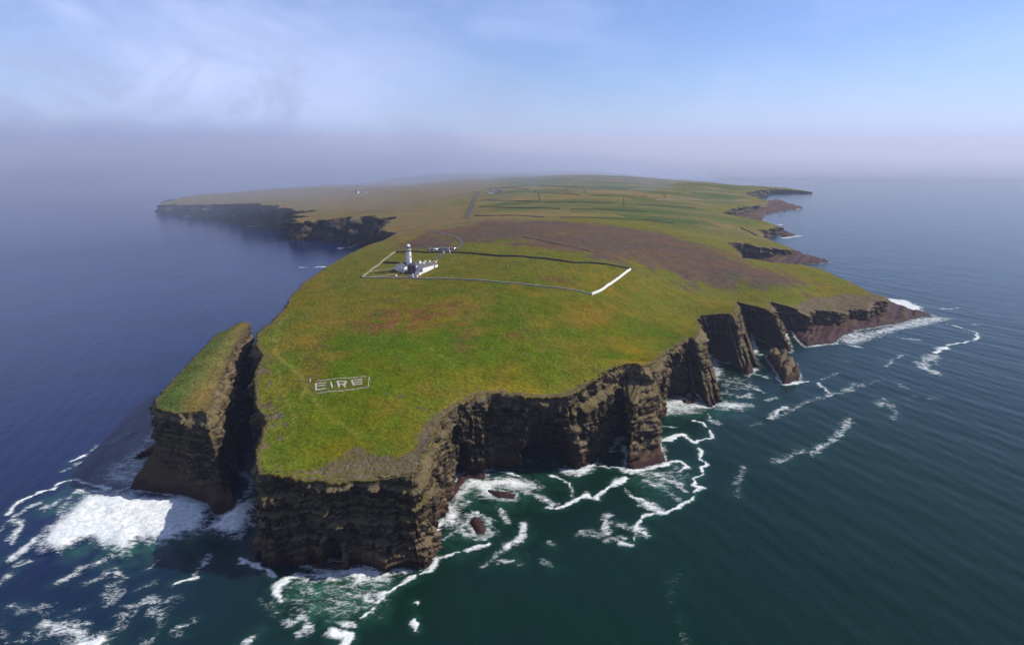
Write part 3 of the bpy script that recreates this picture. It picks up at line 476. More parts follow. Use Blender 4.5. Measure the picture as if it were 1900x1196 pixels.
def mat_rock(name='cliff_rock', top=(0.215, 0.160, 0.095), midc=(0.090, 0.064, 0.041), dark=(0.007, 0.005, 0.004), tide=9.0):
    m, t = new_mat(name)
    g = t.n('ShaderNodeNewGeometry')
    pos = g.outputs['Position']
    sp = t.n('ShaderNodeSeparateXYZ', i_0=pos)
    nz = t.n('ShaderNodeSeparateXYZ', i_0=g.outputs['Normal']).outputs[2]
    bed = t.n('ShaderNodeVectorMath', operation='MULTIPLY', i_0=pos, i_1=(0.05, 0.05, 1.0)).outputs[0]
    beds = t.noise(bed, 0.9, 4, 0.7)
    vert = t.n('ShaderNodeVectorMath', operation='MULTIPLY', i_0=pos, i_1=(1.0, 1.0, 0.22)).outputs[0]
    joints = t.noise(vert, 0.33, 4, 0.65)
    blot = t.noise(pos, 0.16, 5, 0.6)
    fine = t.noise(pos, 1.6, 5, 0.7)
    k = t.math('ADD', t.math('MULTIPLY', beds, 0.45), t.math('MULTIPLY', joints, 0.35))
    k = t.math('ADD', k, t.math('MULTIPLY', blot, 0.25))
    c = t.mix(t.ramp(k, 0.40, 0.63), dark, midc)
    c = t.mix(t.math('MULTIPLY', t.ramp(fine, 0.5, 0.75), 0.65), c, top)
    wv = t.math('ADD', t.math('MULTIPLY', sp.outputs[2], 0.80), t.math('MULTIPLY', t.noise(bed, 0.25, 3, 0.6), 3.0))
    part = t.ramp(t.math('ABSOLUTE', t.math('SINE', t.math('MULTIPLY', wv, 3.14159))), 0.30, 0.06)
    part = t.math('MULTIPLY', part, t.math('MULTIPLY', t.ramp(joints, 0.40, 0.58), 0.75))
    c = t.mix(part, c, (0.006, 0.0045, 0.0035))
    crack = t.math('ABSOLUTE', t.math('SUBTRACT', t.noise(vert, 0.42, 3, 0.55), 0.5))
    c = t.mix(t.math('MULTIPLY', t.ramp(crack, 0.028, 0.008), 0.7), c, (0.006, 0.0045, 0.0035))
    up = t.ramp(nz, 0.28, 0.72)
    ledge = t.mix(t.ramp(fine, 0.35, 0.7), (0.10, 0.075, 0.040), top)
    plants = t.math('MULTIPLY', t.ramp(sp.outputs[2], 14.0, 28.0), t.ramp(blot, 0.42, 0.58))
    ledge = t.mix(t.math('MULTIPLY', plants, 0.8), ledge, (0.085, 0.074, 0.012))
    c = t.mix(t.math('MULTIPLY', up, 0.85), c, ledge)
    # pale weathered crown, rusty splash zone, dark weed at the tide line
    zz = t.math('ADD', sp.outputs[2], t.math('MULTIPLY', t.math('SUBTRACT', blot, 0.5), 9.0))
    crown = t.math('MULTIPLY', t.ramp(zz, 29.0, 38.0), 0.22)
    c = t.mix(crown, c, top)
    rust = t.math('MULTIPLY', t.ramp(zz, tide, tide * 0.35), 0.55)
    c = t.mix(rust, c, (0.088, 0.042, 0.024))
    weed = t.ramp(zz, 4.6, 1.8)
    c = t.mix(weed, c, t.mix(t.ramp(fine, 0.4, 0.65), (0.024, 0.011, 0.010), (0.070, 0.030, 0.026)))
    h = t.math('ADD', t.math('MULTIPLY', beds, 1.0), t.math('MULTIPLY', fine, 0.5))
    h = t.math('ADD', h, t.math('MULTIPLY', joints, 0.8))
    rough = t.ramp(zz, 1.0, 6.0, 0.45, 0.92)
    finish(t, c, rough, h, 0.9, 1.6, 0.06)
    return m


def mat_sea():
    m, t = new_mat('sea_water')
    pos = t.n('ShaderNodeNewGeometry').outputs['Position']
    foam = t.n('ShaderNodeAttribute', attribute_name='foam').outputs['Fac']
    aer = t.n('ShaderNodeAttribute', attribute_name='aerated').outputs['Fac']
    left_blue = t.n('ShaderNodeAttribute', attribute_name='left_blue').outputs['Fac']
    mp = t.n('ShaderNodeMapping', i_0=pos)
    mp.inputs['Rotation'].default_value = (0, 0, RAD(-30))
    mp.inputs['Scale'].default_value = (1.0, 0.30, 1.0)
    s1 = t.noise(mp.outputs[0], 0.10, 2, 0.5)
    s2 = t.noise(mp.outputs[0], 0.34, 3, 0.6)
    s3 = t.noise(pos, 0.9, 3, 0.65)
    wave = t.math('ADD', t.math('MULTIPLY', s1, 0.5), t.math('MULTIPLY', s2, 1.1))
    mp2 = t.n('ShaderNodeMapping', i_0=pos)
    mp2.inputs['Rotation'].default_value = (0, 0, RAD(28))
    mp2.inputs['Scale'].default_value = (1.0, 0.45, 1.0)
    s4 = t.noise(mp2.outputs[0], 0.20, 2, 0.5)
    gust = t.ramp(t.noise(pos, 0.014, 3, 0.6), 0.3, 0.7, 0.35, 1.25)
    wave = t.math('ADD', wave, t.math('MULTIPLY', s4, 0.5))
    wave = t.math('MULTIPLY', wave, gust)
    wave = t.math('ADD', wave, t.math('MULTIPLY', s3, 0.55))
    body = t.mix(left_blue, (0.0014, 0.0138, 0.0074), (0.0010, 0.0075, 0.048))
    body = t.mix(t.math('MULTIPLY', t.ramp(t.noise(pos, 0.012, 4, 0.6), 0.4, 0.7), 0.4), body, (0.0020, 0.0095, 0.0105))
    green = t.math('MULTIPLY', aer, t.ramp(t.noise(pos, 0.12, 5, 0.6, 0.5), 0.25, 0.7))
    body = t.mix(green, body, (0.022, 0.090, 0.060))
    # foam: solid where strong, torn into lace where weak
    mpf = t.n('ShaderNodeMapping', i_0=pos)
    mpf.inputs['Rotation'].default_value = (0, 0, RAD(-18))
    mpf.inputs['Scale'].default_value = (0.5, 1.0, 1.0)
    fv = mpf.outputs[0]
    w1 = t.noise(fv, 0.24, 4, 0.6, 1.6)
    w2 = t.noise(fv, 0.8, 3, 0.6, 0.0)
    lace = t.math('ABSOLUTE', t.math('SUBTRACT', t.noise(fv, 0.5, 3, 0.6, 1.4), 0.5))
    lace = t.ramp(lace, 0.0, 0.13)
    n = t.math('ADD', t.math('MULTIPLY', t.ramp(w1, 0.25, 0.75), 0.50), t.math('MULTIPLY', t.ramp(w2, 0.2, 0.8), 0.20))
    n = t.math('ADD', n, t.math('MULTIPLY', lace, 0.26))
    d = t.math('SUBTRACT', t.math('ADD', foam, t.math('MULTIPLY', t.ramp(foam, 0.72, 1.0), 0.22)), n)
    mask = t.math('MULTIPLY', t.ramp(d, -0.22, 0.55), t.ramp(foam, 0.02, 0.12))
    fcol = t.mix(t.ramp(t.noise(pos, 0.5, 5, 0.7), 0.3, 0.7), (0.38, 0.43, 0.43), (0.70, 0.68, 0.64))
    base = t.mix(mask, body, fcol)
    rough = t.math('ADD', t.math('MULTIPLY', mask, 0.6), 0.13)
    hh = t.math('ADD', wave, t.math('MULTIPLY', t.math('MULTIPLY', foam, w2), 2.2))
    p = finish(t, base, rough, hh, 0.24, 1.0, 0.22)
    p.inputs['IOR'].default_value = 1.33
    p.inputs['Specular Tint'].default_value = (0.62, 0.83, 1.0, 1)
    return m


def flat_mat(name, c, var=0.18, scale=0.6, rough=0.85, spec=0.2, bump=0.15):
    m, t = new_mat(name)
    pos = t.n('ShaderNodeNewGeometry').outputs['Position']
    n = t.noise(pos, scale, 5, 0.65)
    lo = tuple(a * (1 - var) for a in c); hi = tuple(min(a * (1 + var), 0.95) for a in c)
    finish(t, t.mix(t.ramp(n, 0.3, 0.7), lo, hi), rough, n, bump, 0.1, spec)
    return m


M = dict(turf=mat_turf(), rock=mat_rock(), weed=mat_rock('shore_rock', (0.080, 0.054, 0.038), (0.044, 0.026, 0.019), (0.012, 0.007, 0.006), 14.0), sea=mat_sea(),
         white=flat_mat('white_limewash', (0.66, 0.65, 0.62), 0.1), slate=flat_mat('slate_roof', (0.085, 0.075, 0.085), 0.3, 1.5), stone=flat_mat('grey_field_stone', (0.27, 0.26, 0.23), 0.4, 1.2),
         darkstone=flat_mat('dark_turfed_stone', (0.062, 0.050, 0.032), 0.4, 1.2), palestone=flat_mat('pale_field_stone', (0.19, 0.165, 0.11), 0.3, 0.5), red=flat_mat('red_paint', (0.42, 0.075, 0.06), 0.1),
         grey=flat_mat('grey_render', (0.36, 0.355, 0.35), 0.15), glass=flat_mat('dark_glass', (0.03, 0.035, 0.04), 0.1, 1, 0.08, 0.5, 0.0), tar=flat_mat('tarmac', (0.070, 0.060, 0.050), 0.25, 0.4),
         sand=flat_mat('pale_gravel', (0.17, 0.135, 0.08), 0.25, 0.5), letter=flat_mat('whitened_stones', (0.50, 0.47, 0.40), 0.35, 1.4), tyre=flat_mat('tyre_rubber', (0.02, 0.02, 0.02), 0.1), pink=flat_mat('pinkish_render', (0.62, 0.45, 0.40), 0.1), soil=flat_mat('scraped_soil', (0.12, 0.085, 0.045), 0.3, 0.7))


# ------------------------------------------------------------------ coast: resample the surveyed rim and waterline
def resample(nodes, closed, step):
    """nodes: rim x,y, base x,y, q, ledge, rockwidth -> dense rows of the same plus chainage."""
    A = np.array(nodes, float)
    if closed:
        A = np.vstack([A, A[:1]])
    out = [A[0]]
    for a, b in zip(A[:-1], A[1:]):
        ln = max(np.hypot(*(b[:2] - a[:2])), 0.7 * np.hypot(*(b[2:4] - a[2:4])))
        st = step(0.5 * (a[0] + b[0]), 0.5 * (a[1] + b[1]))
        k = max(1, int(math.ceil(ln / st)))
        for i in range(1, k + 1):
            out.append(a + (b - a) * i / k)
    out = np.array(out)
    if closed:
        out = out[:-1]
    return out


def coast_step(x, y):
    d = math.hypot(x, y)
    return 0.5 if d < 420 else 0.9 if d < 700 else 3.5 if d < 1300 else 7.0 if d < 2500 else 60.


def normals(xy, closed=False, win=3):
    p = np.pad(xy, ((win, win), (0, 0)), mode='wrap' if closed else 'edge')
    d = p[2 * win:] - p[:-2 * win]
    d /= np.linalg.norm(d, axis=1)[:, None] + 1e-9
    return np.c_[d[:, 1], -d[:, 0]]


def rough_rim(R, closed, amp):
    """Break the straight legs between survey points into ragged edges."""
    s = np.r_[0, np.cumsum(np.hypot(*np.diff(R[:, :2], axis=0).T))]
    n = normals(R[:, 2:4], closed)
    a = amp(R[:, 0], R[:, 1])
    j = (fbm(s / 7., s * 0 + 3, oct=3, seed=21) - 0.5) * 2.4 + (hsh(np.floor(s / 2.3), s * 0, 0, 5) - 0.5) * 1.5 + (hsh(np.floor(s / 0.9), s * 0, 0, 6) - 0.5) * 1.1 + (fbm(s / 24., s * 0 + 8, oct=2, seed=31) - 0.5) * 3.2
    if not closed:
        a = a * np.clip(np.minimum(s, s[-1] - s) / 50, 0, 1)
    else:
        a = a * np.clip(np.minimum(s, s[-1] - s) / 6, 0, 1)
    R = R.copy()
    R[:, :2] += n * (j * a)[:, None]
    return R, s


def cliff_mesh(name, R, s, zrim, rows, closed, parent, mat, caves=(), calm=1.0, dip=0.0):
    n = len(R)
    t = np.linspace(0, 1, rows) ** 0.95
    q, led = R[:, 4][:, None], R[:, 5][:, None]
    T = t[None, :]
    zb = -3.0
    # horizontal share covered at each height: wall, optional grassy ledge near the top, rounded shoulder
    zsh = 1 - 0.42 * q
    f_wall = np.clip(T / zsh, 0, 1) * (1 - q) * 0.85
    f_sh = np.clip((T - zsh) / np.maximum(1 - zsh, 1e-3), 0, 1)
    f = f_wall + np.where(q > 0.02, f_sh ** 0.8 * (0.15 + 0.85 * q), 0.15 * T)
    f = np.where(q > 0.02, f, 0.85 * T + 0.15 * T)
    f_led = np.where(T < 0.74, 0.20 * T / 0.74, np.where(T < 0.82, 0.20 + 0.74 * (T - 0.74) / 0.08, 0.94 + 0.06 * (T - 0.82) / 0.18))
    f = f * (1 - led) + f_led * led
    z_led = np.where(T < 0.74, T * 0.76 / 0.74, np.where(T < 0.82, 0.76 + 0.05 * (T - 0.74) / 0.08, 0.81 + (T - 0.82) * 0.19 / 0.18))
    tz = T * (1 - led) + z_led * led
    x = R[:, 2][:, None] + (R[:, 0] - R[:, 2])[:, None] * f
    y = R[:, 3][:, None] + (R[:, 1] - R[:, 3])[:, None] * f
    z = zb + (zrim[:, None] - zb) * tz
    nr = normals(R[:, 2:4] * 0.7 + R[:, :2] * 0.3, closed, 4)
    S_ = np.repeat(s[:, None], rows, 1)
    lay = z + dip * S_ + 1.4 * (fbm(S_ / 22., z / 14., oct=2, seed=2) - 0.5)
    fault = np.floor((S_ + 6 * (vnoise(S_ / 30., z / 12., seed=10) - 0.5)) / 34.)
    thick = lay + 0.5 * hsh(fault, fault * 0, 0, 9)
    wb = 0.35 + 0.65 * sstep(228, 205, y) if not closed else 1.0
    D = ((hsh(np.floor(thick / 0.95), fault, 0, 11) - 0.5) * 1.5 + (hsh(np.floor(thick / 3.3), fault, 0, 12) - 0.5) * 2.4) * wb
    pits = fbm(S_ / 3.4, z / 5.5, oct=3, seed=24)
    D -= 2.6 * sstep(0.56, 0.66, pits) * (1 - wb if not closed else 0.2)
    warp = S_ + 0.12 * z + 1.6 * (vnoise(S_ / 9., z / 9., seed=14) - 0.5)
    col5 = np.floor(warp / 5.6)
    D += (hsh(col5, np.floor(lay / 11.), 0, 13) - 0.5) * 4.2
    D += (hsh(np.floor(warp / 2.1), np.floor(thick / 3.3), 0, 15) - 0.5) * 1.9
    D += (hsh(np.floor(warp / 0.9), np.floor(thick / 0.95), 0, 22) - 0.5) * 0.8
    # open vertical fissures between the blocks
    gap = np.abs((warp / 5.6) % 1.0 - 0.5) * 2
    D -= 1.6 * sstep(0.88, 0.97, gap) * (hsh(np.floor(warp / 5.6 + 0.5), np.floor(lay / 16.), 0, 23) > 0.45)
    D += (fbm(S_ / 16., z / 60., oct=3, seed=16) - 0.5) * 8.0
    D += (fbm(x / 2.2, y / 2.2, z / 1.6, oct=3, seed=18) - 0.5) * 0.9
    D += 1.3 * sstep(0.84, 0.87, T) * (1 - sstep(0.93, 0.95, T)) * sstep(0.40, 0.6, fbm(S_ / 12., z * 0 + 4, oct=2, seed=20))
    D *= calm
    env = (1 - sstep(0.90, 1.0, T)) * (0.55 + 0.45 * sstep(0, 0.12, T))
    D *= env
    for (cx, cy), wd, z0, z1, dep in caves:
        i0 = np.argmin(np.hypot(R[:, 2] - cx, R[:, 3] - cy))
        u = (S_ - s[i0]) / wd
        hgt = (z - z0) / (z1 - z0)
        arch = np.sqrt(np.clip(1 - np.clip(hgt, 0, 1) ** 2.2, 0, 1)) + 0.12 * (vnoise(S_ / 2., z / 2., seed=41) - 0.5)
        m = (1 - sstep(0.72, 1.0, np.abs(u) / np.maximum(arch, 1e-3))) * (hgt < 1) * (hgt > -0.01)
        D = D * (1 - m * 0.6) - dep * 1.5 * m
    x = x + nr[:, 0][:, None] * D
    y = y + nr[:, 1][:, None] * D
    z = z + (fbm(x / 3., y / 3., z / 3., oct=2, seed=19) - 0.5) * 0.9 * env * calm
    x[:, -1], y[:, -1], z[:, -1] = R[:, 0], R[:, 1], zrim
    v = np.stack([x, y, z], -1).reshape(-1, 3)
    i = np.arange(n if closed else n - 1)[:, None]; j = np.arange(rows - 1)[None, :]
    i2 = (i + 1) % n
    quad = np.stack([i * rows + j, i2 * rows + j, i2 * rows + j + 1, i * rows + j + 1], -1).reshape(-1, 4)
    # travel keeps the sea on the right hand: this winding faces the sea
    return from_arrays(name, v, quad[:, ::-1], parent, mat)


def fill_land(rim_xy, spacing_pts):
    """Constrained triangulation of the land inside the rim."""
    verts = [Vector((float(a), float(b))) for a, b in rim_xy] + [Vector((float(a), float(b))) for a, b in spacing_pts]
    n = len(rim_xy)
    r = delaunay_2d_cdt(verts, [], [list(range(n))], 1, 1e-4)
    return np.array([(p.x, p.y) for p in r[0]]), np.array([f for f in r[2] if len(f) == 3], np.int32), r[3]


# headland
R = resample(COAST, False, coast_step)
_s0 = np.r_[0, np.cumsum(np.hypot(*np.diff(R[:, :2], axis=0).T))]
_d0 = np.hypot(R[:, 0], R[:, 1])
_n0 = normals(R[:, :2], False, 6)
_zig = (np.abs(((_s0 / 64. + 0.7 * vnoise(_s0 / 90., _s0 * 0 + 2, seed=28)) % 1.0) - 0.35) - 0.3) * 44 + (fbm(_s0 / 35., _s0 * 0 + 6, oct=3, seed=29) - 0.5) * 26
_zig *= sstep(760, 1000, _d0) * sstep(2500, 2000, _d0) * np.where(R[:, 0] < -200, 1.0, 0.35)
R[:, :2] += _n0 * _zig[:, None]; R[:, 2:4] += _n0 * _zig[:, None]
R, chain = rough_rim(R, False, lambda x, y: np.where(np.hypot(x, y) < 800, 0.55, np.where(np.hypot(x, y) < 2600, 2.2, 0)))
zr = ground(R[:, 0], R[:, 1])
rim = R[:, :2]
rng = np.random.default_rng(7)
pts = []
r_ = 190.0
while r_ < 6400:
    st = max(1.7, r_ / 165.)
    k = int(2.0 * r_ / st)
    a = (np.arange(k) + rng.uniform(0, 1)) / k * 2.0 - 1.0
    a = a + rng.normal(0, 0.16, k) * st / r_
    rr = r_ + rng.normal(0, 0.16, k) * st
    pts.append(np.c_[rr * np.sin(a), rr * np.cos(a)])
    r_ += st * 0.87
pts = np.vstack(pts)
pts = pts[inside(pts[:, 0], pts[:, 1], rim)]
nodes_poly = np.array([(a[0], a[1]) for a in COAST])
dcoarse, _ = seg_dist(pts[:, 0], pts[:, 1], nodes_poly, True)
near = dcoarse < 60
dist_rim = dcoarse.copy(); seg_i = np.zeros(len(pts), int)
dist_rim[near], seg_i[near] = seg_dist(pts[near, 0], pts[near, 1], rim[::2], False)
keep = dist_rim > np.maximum(0.7, np.hypot(pts[:, 0], pts[:, 1]) / 420.)
pts = pts[keep]
V2, F3, orig = fill_land(rim, pts)
headland = empty('headland', (0, 0, 0))
tag(headland, kind='structure')
zz = ground(V2[:, 0], V2[:, 1])
# the rim must meet the top row of the cliff exactly
rim_of = np.array([min(o) if len(o) and min(o) < len(rim) else -1 for o in orig])
on = rim_of >= 0
zz[on] = zr[rim_of[on]]
V3 = np.c_[V2, zz]
e1 = V3[F3[:, 1]] - V3[F3[:, 0]]; e2 = V3[F3[:, 2]] - V3[F3[:, 0]]
flip = np.cross(e1, e2)[:, 2] < 0
F3[flip] = F3[flip][:, ::-1]
turf = from_arrays('grass_ground', V3, F3, headland, M['turf'], smooth=True)

# land cover
X, Y = V2[:, 0], V2[:, 1]
DC = np.hypot(X, Y)
d_rim, s_rim = seg_dist(X, Y, nodes_poly, False)
nearm = d_rim < 60
dfine, ifine = seg_dist(X[nearm], Y[nearm], rim[::2], False)
d_rim[nearm] = dfine
rw = np.zeros(len(X)); rw[nearm] = R[::2, 6][np.minimum(ifine, len(R[::2]) - 1)]
cover = np.tile(np.array([0.090, 0.090, 0.0035]), (len(X), 1))


def blend(mask, c):
    global cover
    cover = cover * (1 - mask[:, None]) + np.array(c) * mask[:, None]


n1 = fbm(X / 45., Y / 45., oct=4, seed=51); n2 = fbm(X / 12., Y / 12., oct=4, seed=52)
blend(sstep(0.46, 0.64, n1) * 0.75, (0.135, 0.104, 0.009))
blend(sstep(0.52, 0.40, n1) * (DC < 420) * 0.85, (0.066, 0.092, 0.003))
blend(sstep(0.52, 0.66, fbm(X / 20., Y / 20., oct=4, seed=54)) * 0.55, (0.150, 0.100, 0.016))                         # drier sward
blend(sstep(330, 560, DC) * 0.75, (0.112, 0.103, 0.016))                           # duller inland heath grass
blend(np.exp(-d_rim / 16.) * (DC < 330) * 0.75 * (X > -60), (0.185, 0.125, 0.022)) # salt-burnt ochre fringe
blend(np.exp(-d_rim / 14.) * (DC < 420) * 0.45 * (X <= -60), (0.15, 0.13, 0.035))
for poly in BROWN:
    blend(area_mask(X, Y, poly, 16) * sstep(0.49, 0.54, fbm(X / 8., Y / 4.5, oct=4, seed=55)) * 0.85, (0.125, 0.058, 0.028))
n3 = fbm(X / 170., Y / 170., oct=4, seed=53)
moor = sstep(560, 800, DC) * sstep(120, -160, X + (n3 - 0.5) * 500)
blend(moor * 0.85, (0.150, 0.105, 0.058))
blend(sstep(820, 1000, DC) * sstep(0.50, 0.6, n1) * 0.55, (0.155, 0.118, 0.055))
hm = np.maximum(area_mask(X, Y, HEATHER, 80), area_mask(X, Y, HEATHER2, 30))
blend(sstep(0.25, 0.85, hm + (n2 - 0.5) * 1.0 + (n1 - 0.5) * 0.9) * 0.9, (0.090, 0.055, 0.055))
for pl, wd, st in PATHS:
    d, _ = seg_dist(X, Y, pl)
    blend(np.clip(1.2 - d / wd, 0, 1) * st * 0.9, (0.21, 0.160, 0.045))
blend(area_mask(X, Y, SIGN, 4) * 0.45, (0.105, 0.085, 0.03))
attr_col(turf, 'cover', np.clip(cover * (np.array([0.80, 0.84, 0.74]) + np.array([0.03, 0.09, -0.04]) * sstep(420, 300, DC)[:, None]), 0, 1))
bare = np.clip(1.15 - d_rim / np.maximum(rw, 0.5), 0, 1) * np.where(DC < 1000, 1, 0.4)
bare = np.maximum(bare, area_mask(X, Y, SOIL, 9) * 0.60)
bare = np.maximum(bare, area_mask(X, Y, BARE, 12) * 0.9)
bare = np.maximum(bare, area_mask(X, Y, BARE2, 12) * 0.9)
scar = sstep(0.60, 0.68, fbm(X / 3.5, Y / 6., oct=3, seed=56)) * sstep(16, 5, d_rim) * (X < -92) * (Y < 330)
bare = np.maximum(bare, scar * 0.9)
bare = np.maximum(bare, sstep(0.66, 0.74, fbm(X / 6., Y / 3., oct=4, seed=57)) * 0.55 * (DC < 700))
attr(turf, 'bare', bare)
fieldm = sstep(860, 980, DC + (n1 - 0.5) * 160) * sstep(-110, -10, X + (n3 - 0.5) * 120) * sstep(8, 60, d_rim)
attr(turf, 'field', fieldm * 0.85)

# cliffs below the rim, finer near the camera
D0 = np.hypot(R[:, 0], R[:, 1])
cut = [0]
near_idx = np.where(D0 < 730)[0]
a, b = near_idx.min(), near_idx.max()
for i0, i1, rows in ((0, a, 12), (a, b, 84), (b, len(R) - 1, 12)):
    sl = slice(i0, i1 + 1)
    cliff_mesh('cliff', R[sl], chain[sl], zr[sl], rows, False, headland, M['rock'], CAVES if rows > 20 else (), 1.0 if rows > 20 else 2.2)

def turf_fringe(R_, zr_, s_, closed, parent, zfun, base_col):
    """Ragged sods hanging over the rim."""
    n_ = normals(R_[:, :2], closed, 3)
    m = len(R_)
    k = hsh(np.floor(s_ / 1.1), s_ * 0, 0, 201) * 0.6 + hsh(np.floor(s_ / 0.55), s_ * 0, 0, 202) * 0.4
    big_ = fbm(s_ / 9., s_ * 0 + 1, oct=2, seed=203)
    on_ = sstep(0.35, 0.55, big_) * (R_[:, 4] < 0.3)
    out_ = (0.15 + 0.9 * k) * (0.25 + on_)
    drop = (0.10 + 1.7 * k * k) * (0.2 + on_)
    a_ = np.c_[R_[:, :2] - n_ * 0.5, zfun(R_[:, 0] - n_[:, 0] * 0.5, R_[:, 1] - n_[:, 1] * 0.5) + 0.12]
    b_ = np.c_[R_[:, :2] + n_ * out_[:, None] * 0.7, zr_ + 0.10]
    c_ = np.c_[R_[:, :2] + n_ * (out_ * 0.8)[:, None], zr_ - drop]
    d_ = np.c_[R_[:, :2] - n_ * 0.3, zr_ - drop * 0.8 - 0.3]
    V = np.vstack([a_, b_, c_, d_])
    i_ = np.arange(m if closed else m - 1); i2 = (i_ + 1) % m
    F = np.vstack([np.c_[r * m + i_, r * m + i2, (r + 1) * m + i2, (r + 1) * m + i_] for r in range(3)])
    o = from_arrays('turf_fringe', V, F[:, ::-1], parent, M['turf'])
    o['kind'] = 'stuff'
    j_ = 0.6 + 0.7 * hsh(np.floor(s_ / 0.8), s_ * 0, 0, 204)
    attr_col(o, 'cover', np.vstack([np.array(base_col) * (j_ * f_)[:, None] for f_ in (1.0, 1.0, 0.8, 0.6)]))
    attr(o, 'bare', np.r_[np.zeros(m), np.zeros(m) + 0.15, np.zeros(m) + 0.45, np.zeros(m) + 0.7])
    attr(o, 'field', np.zeros(4 * m))


nf = np.where(D0 < 560)[0]
sl = slice(nf.min(), nf.max() + 1)
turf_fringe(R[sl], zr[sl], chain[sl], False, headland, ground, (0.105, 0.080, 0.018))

# ------------------------------------------------------------------ low rock shelves and skerries
def rock_patch(name, outline, h, mat, parent=None, seed=0, steep=1.4, step=1.1, tilt=(0, 0), ragged=1.2):
    P = np.array(outline, float)
    far = np.hypot(*P.mean(0))
    step = step * max(1.0, far / 420.)
    out = []
    for a_, b_ in zip(P, np.roll(P, -1, 0)):
        k = max(2, int(np.hypot(*(b_ - a_)) / step))
        for i in range(k):
            out.append(a_ + (b_ - a_) * i / k)
    out = np.array(out)
    s = np.arange(len(out)) * step
    nn = normals(out, True, 2)
    out = out + nn * ((fbm(s / 5., s * 0 + seed, oct=3, seed=61 + seed) - 0.5) * 2.6 * ragged * max(1, far / 500.))[:, None]
    lo, hi = out.min(0), out.max(0)
    gx, gy = np.meshgrid(np.arange(lo[0], hi[0], step), np.arange(lo[1], hi[1], step))
    g = np.c_[gx.ravel(), gy.ravel()] + np.random.default_rng(seed).normal(0, step * 0.2, (gx.size, 2))
    g = g[inside(g[:, 0], g[:, 1], out)]
    if len(g):
        dd, _ = seg_dist(g[:, 0], g[:, 1], out, True)
        g = g[dd > step * 0.5]
    v, f, _o = fill_land(out, g)
    dd, _ = seg_dist(v[:, 0], v[:, 1], out, True)
    c = out.mean(0); ext = (hi - lo).max() * 0.5
    x, y = v[:, 0], v[:, 1]
    top = h * (0.55 + 0.75 * fbm(x / 9., y / 9., oct=3, seed=70 + seed)) * (1 + tilt[0] * (x - c[0]) / ext + tilt[1] * (y - c[1]) / ext)
    # beds stepping across the shelf
    lay = (x * 0.83 - y * 0.55) / 2.2 + 1.5 * fbm(x / 14., y / 14., oct=2, seed=71)
    top = top * (0.45 + 1.1 * hsh(np.floor(lay), lay * 0, 0, 72 + seed)) + (fbm(x / 2., y / 2., oct=3, seed=73) - 0.5) * min(1.2, h * 0.35)
    z = -1.2 + np.minimum(dd * steep * (0.7 + 0.6 * fbm(x / 4., y / 4., oct=2, seed=74)), top + 1.2)
    V = np.c_[v, z]
    e1 = V[f[:, 1]] - V[f[:, 0]]; e2 = V[f[:, 2]] - V[f[:, 0]]
    fl = np.cross(e1, e2)[:, 2] < 0
    f[fl] = f[fl][:, ::-1]
    return from_arrays(name, V, f, parent, mat)


for i, (pl, h) in enumerate(PLAT):
    if i == 7:
        continue
    rock_patch('rock_shelf', pl, h, M['weed'], headland, i, 2.2 if h > 3.5 else 0.9)



def fin(a_, b_, th, seed, foot=-3.0):
    """Thin upstanding slab whose jagged crest falls from the rim to the sea."""
    rg = np.random.default_rng(seed)
    a_ = np.array(a_, float); b_ = np.array(b_, float)
    d_ = (b_ - a_)[:2]; ln_ = np.hypot(*d_); d_ /= ln_; n_ = np.array([d_[1], -d_[0]])
    m_ = max(10, int(ln_ / 0.8))
    u = np.linspace(0, 1, m_)
    P = a_ + (b_ - a_) * u[:, None]
    P[:, 2] += (hsh(np.floor(u * ln_ / 2.2), u * 0, 0, seed) - 0.5) * 1.8 + (hsh(np.floor(u * ln_ / 0.9), u * 0, 0, seed + 1) - 0.5) * 0.9
    rows_f = []
    lean = n_ * 0.16
    for k_, h_ in ((0, 1.0), (0, 0.55), (0, 0.0)):
        zf = foot + (P[:, 2] - foot) * h_
        wv = th / 2 * (1 + 0.5 * (rg.random(m_) - 0.5)) * (1.0 if h_ == 1.0 else 1.4)
        c_ = P[:, :2] - lean * (P[:, 2] - zf)[:, None] * 0.5
        rows_f.append(np.c_[c_ + n_ * wv[:, None], zf]); rows_f.append(np.c_[c_ - n_ * wv[:, None], zf])
    V = np.vstack(rows_f)
    R_ = lambda r, i: r * m_ + i
    F = []
    for i in range(m_ - 1):
        for p, q in ((0, 2), (2, 4), (3, 1), (5, 3), (1, 0)):
            F.append((R_(p, i), R_(q, i), R_(q, i + 1), R_(p, i + 1)))
    for i in (0, m_ - 1):
        F.append((R_(0, i), R_(2, i), R_(3, i), R_(1, i))); F.append((R_(2, i), R_(4, i), R_(5, i), R_(3, i)))
    mb = MB(); mb.add(V, F)
    mb.build('rock_slab', M['rock'], headland)


for i, (a_, b_, th) in enumerate(FINS):
    fin(a_, b_, th, 300 + i * 3)

ROCK_LABELS = ['low wet reef awash just off the second sea cave', 'round dark red rock ringed with foam off the front cliff corner', 'dark flat rock in the foam of the small cove left of the slab fin',
               'small dark rock in the pale wash left of the sea stack', 'small reddish rock at the shadow tip left of the sea stack', 'jagged rock pinnacle at the foot of the tilted slab rib']
for i, (pl, h) in enumerate(ROCKS):
    tag(rock_patch('sea_rock', pl, h, M['weed'], None, 20 + i, 3.0 if h > 4 else 1.0), ROCK_LABELS[i], 'rock', 'rocks awash near the cliffs')
tag(rock_patch('sea_rock', BIGROCK, 8.0, M['rock'], None, 40, 3.4, 0.9, (0.25, 0.1)), 'large tilted slab rock standing alone in the sea off the right cliffs', 'rock')

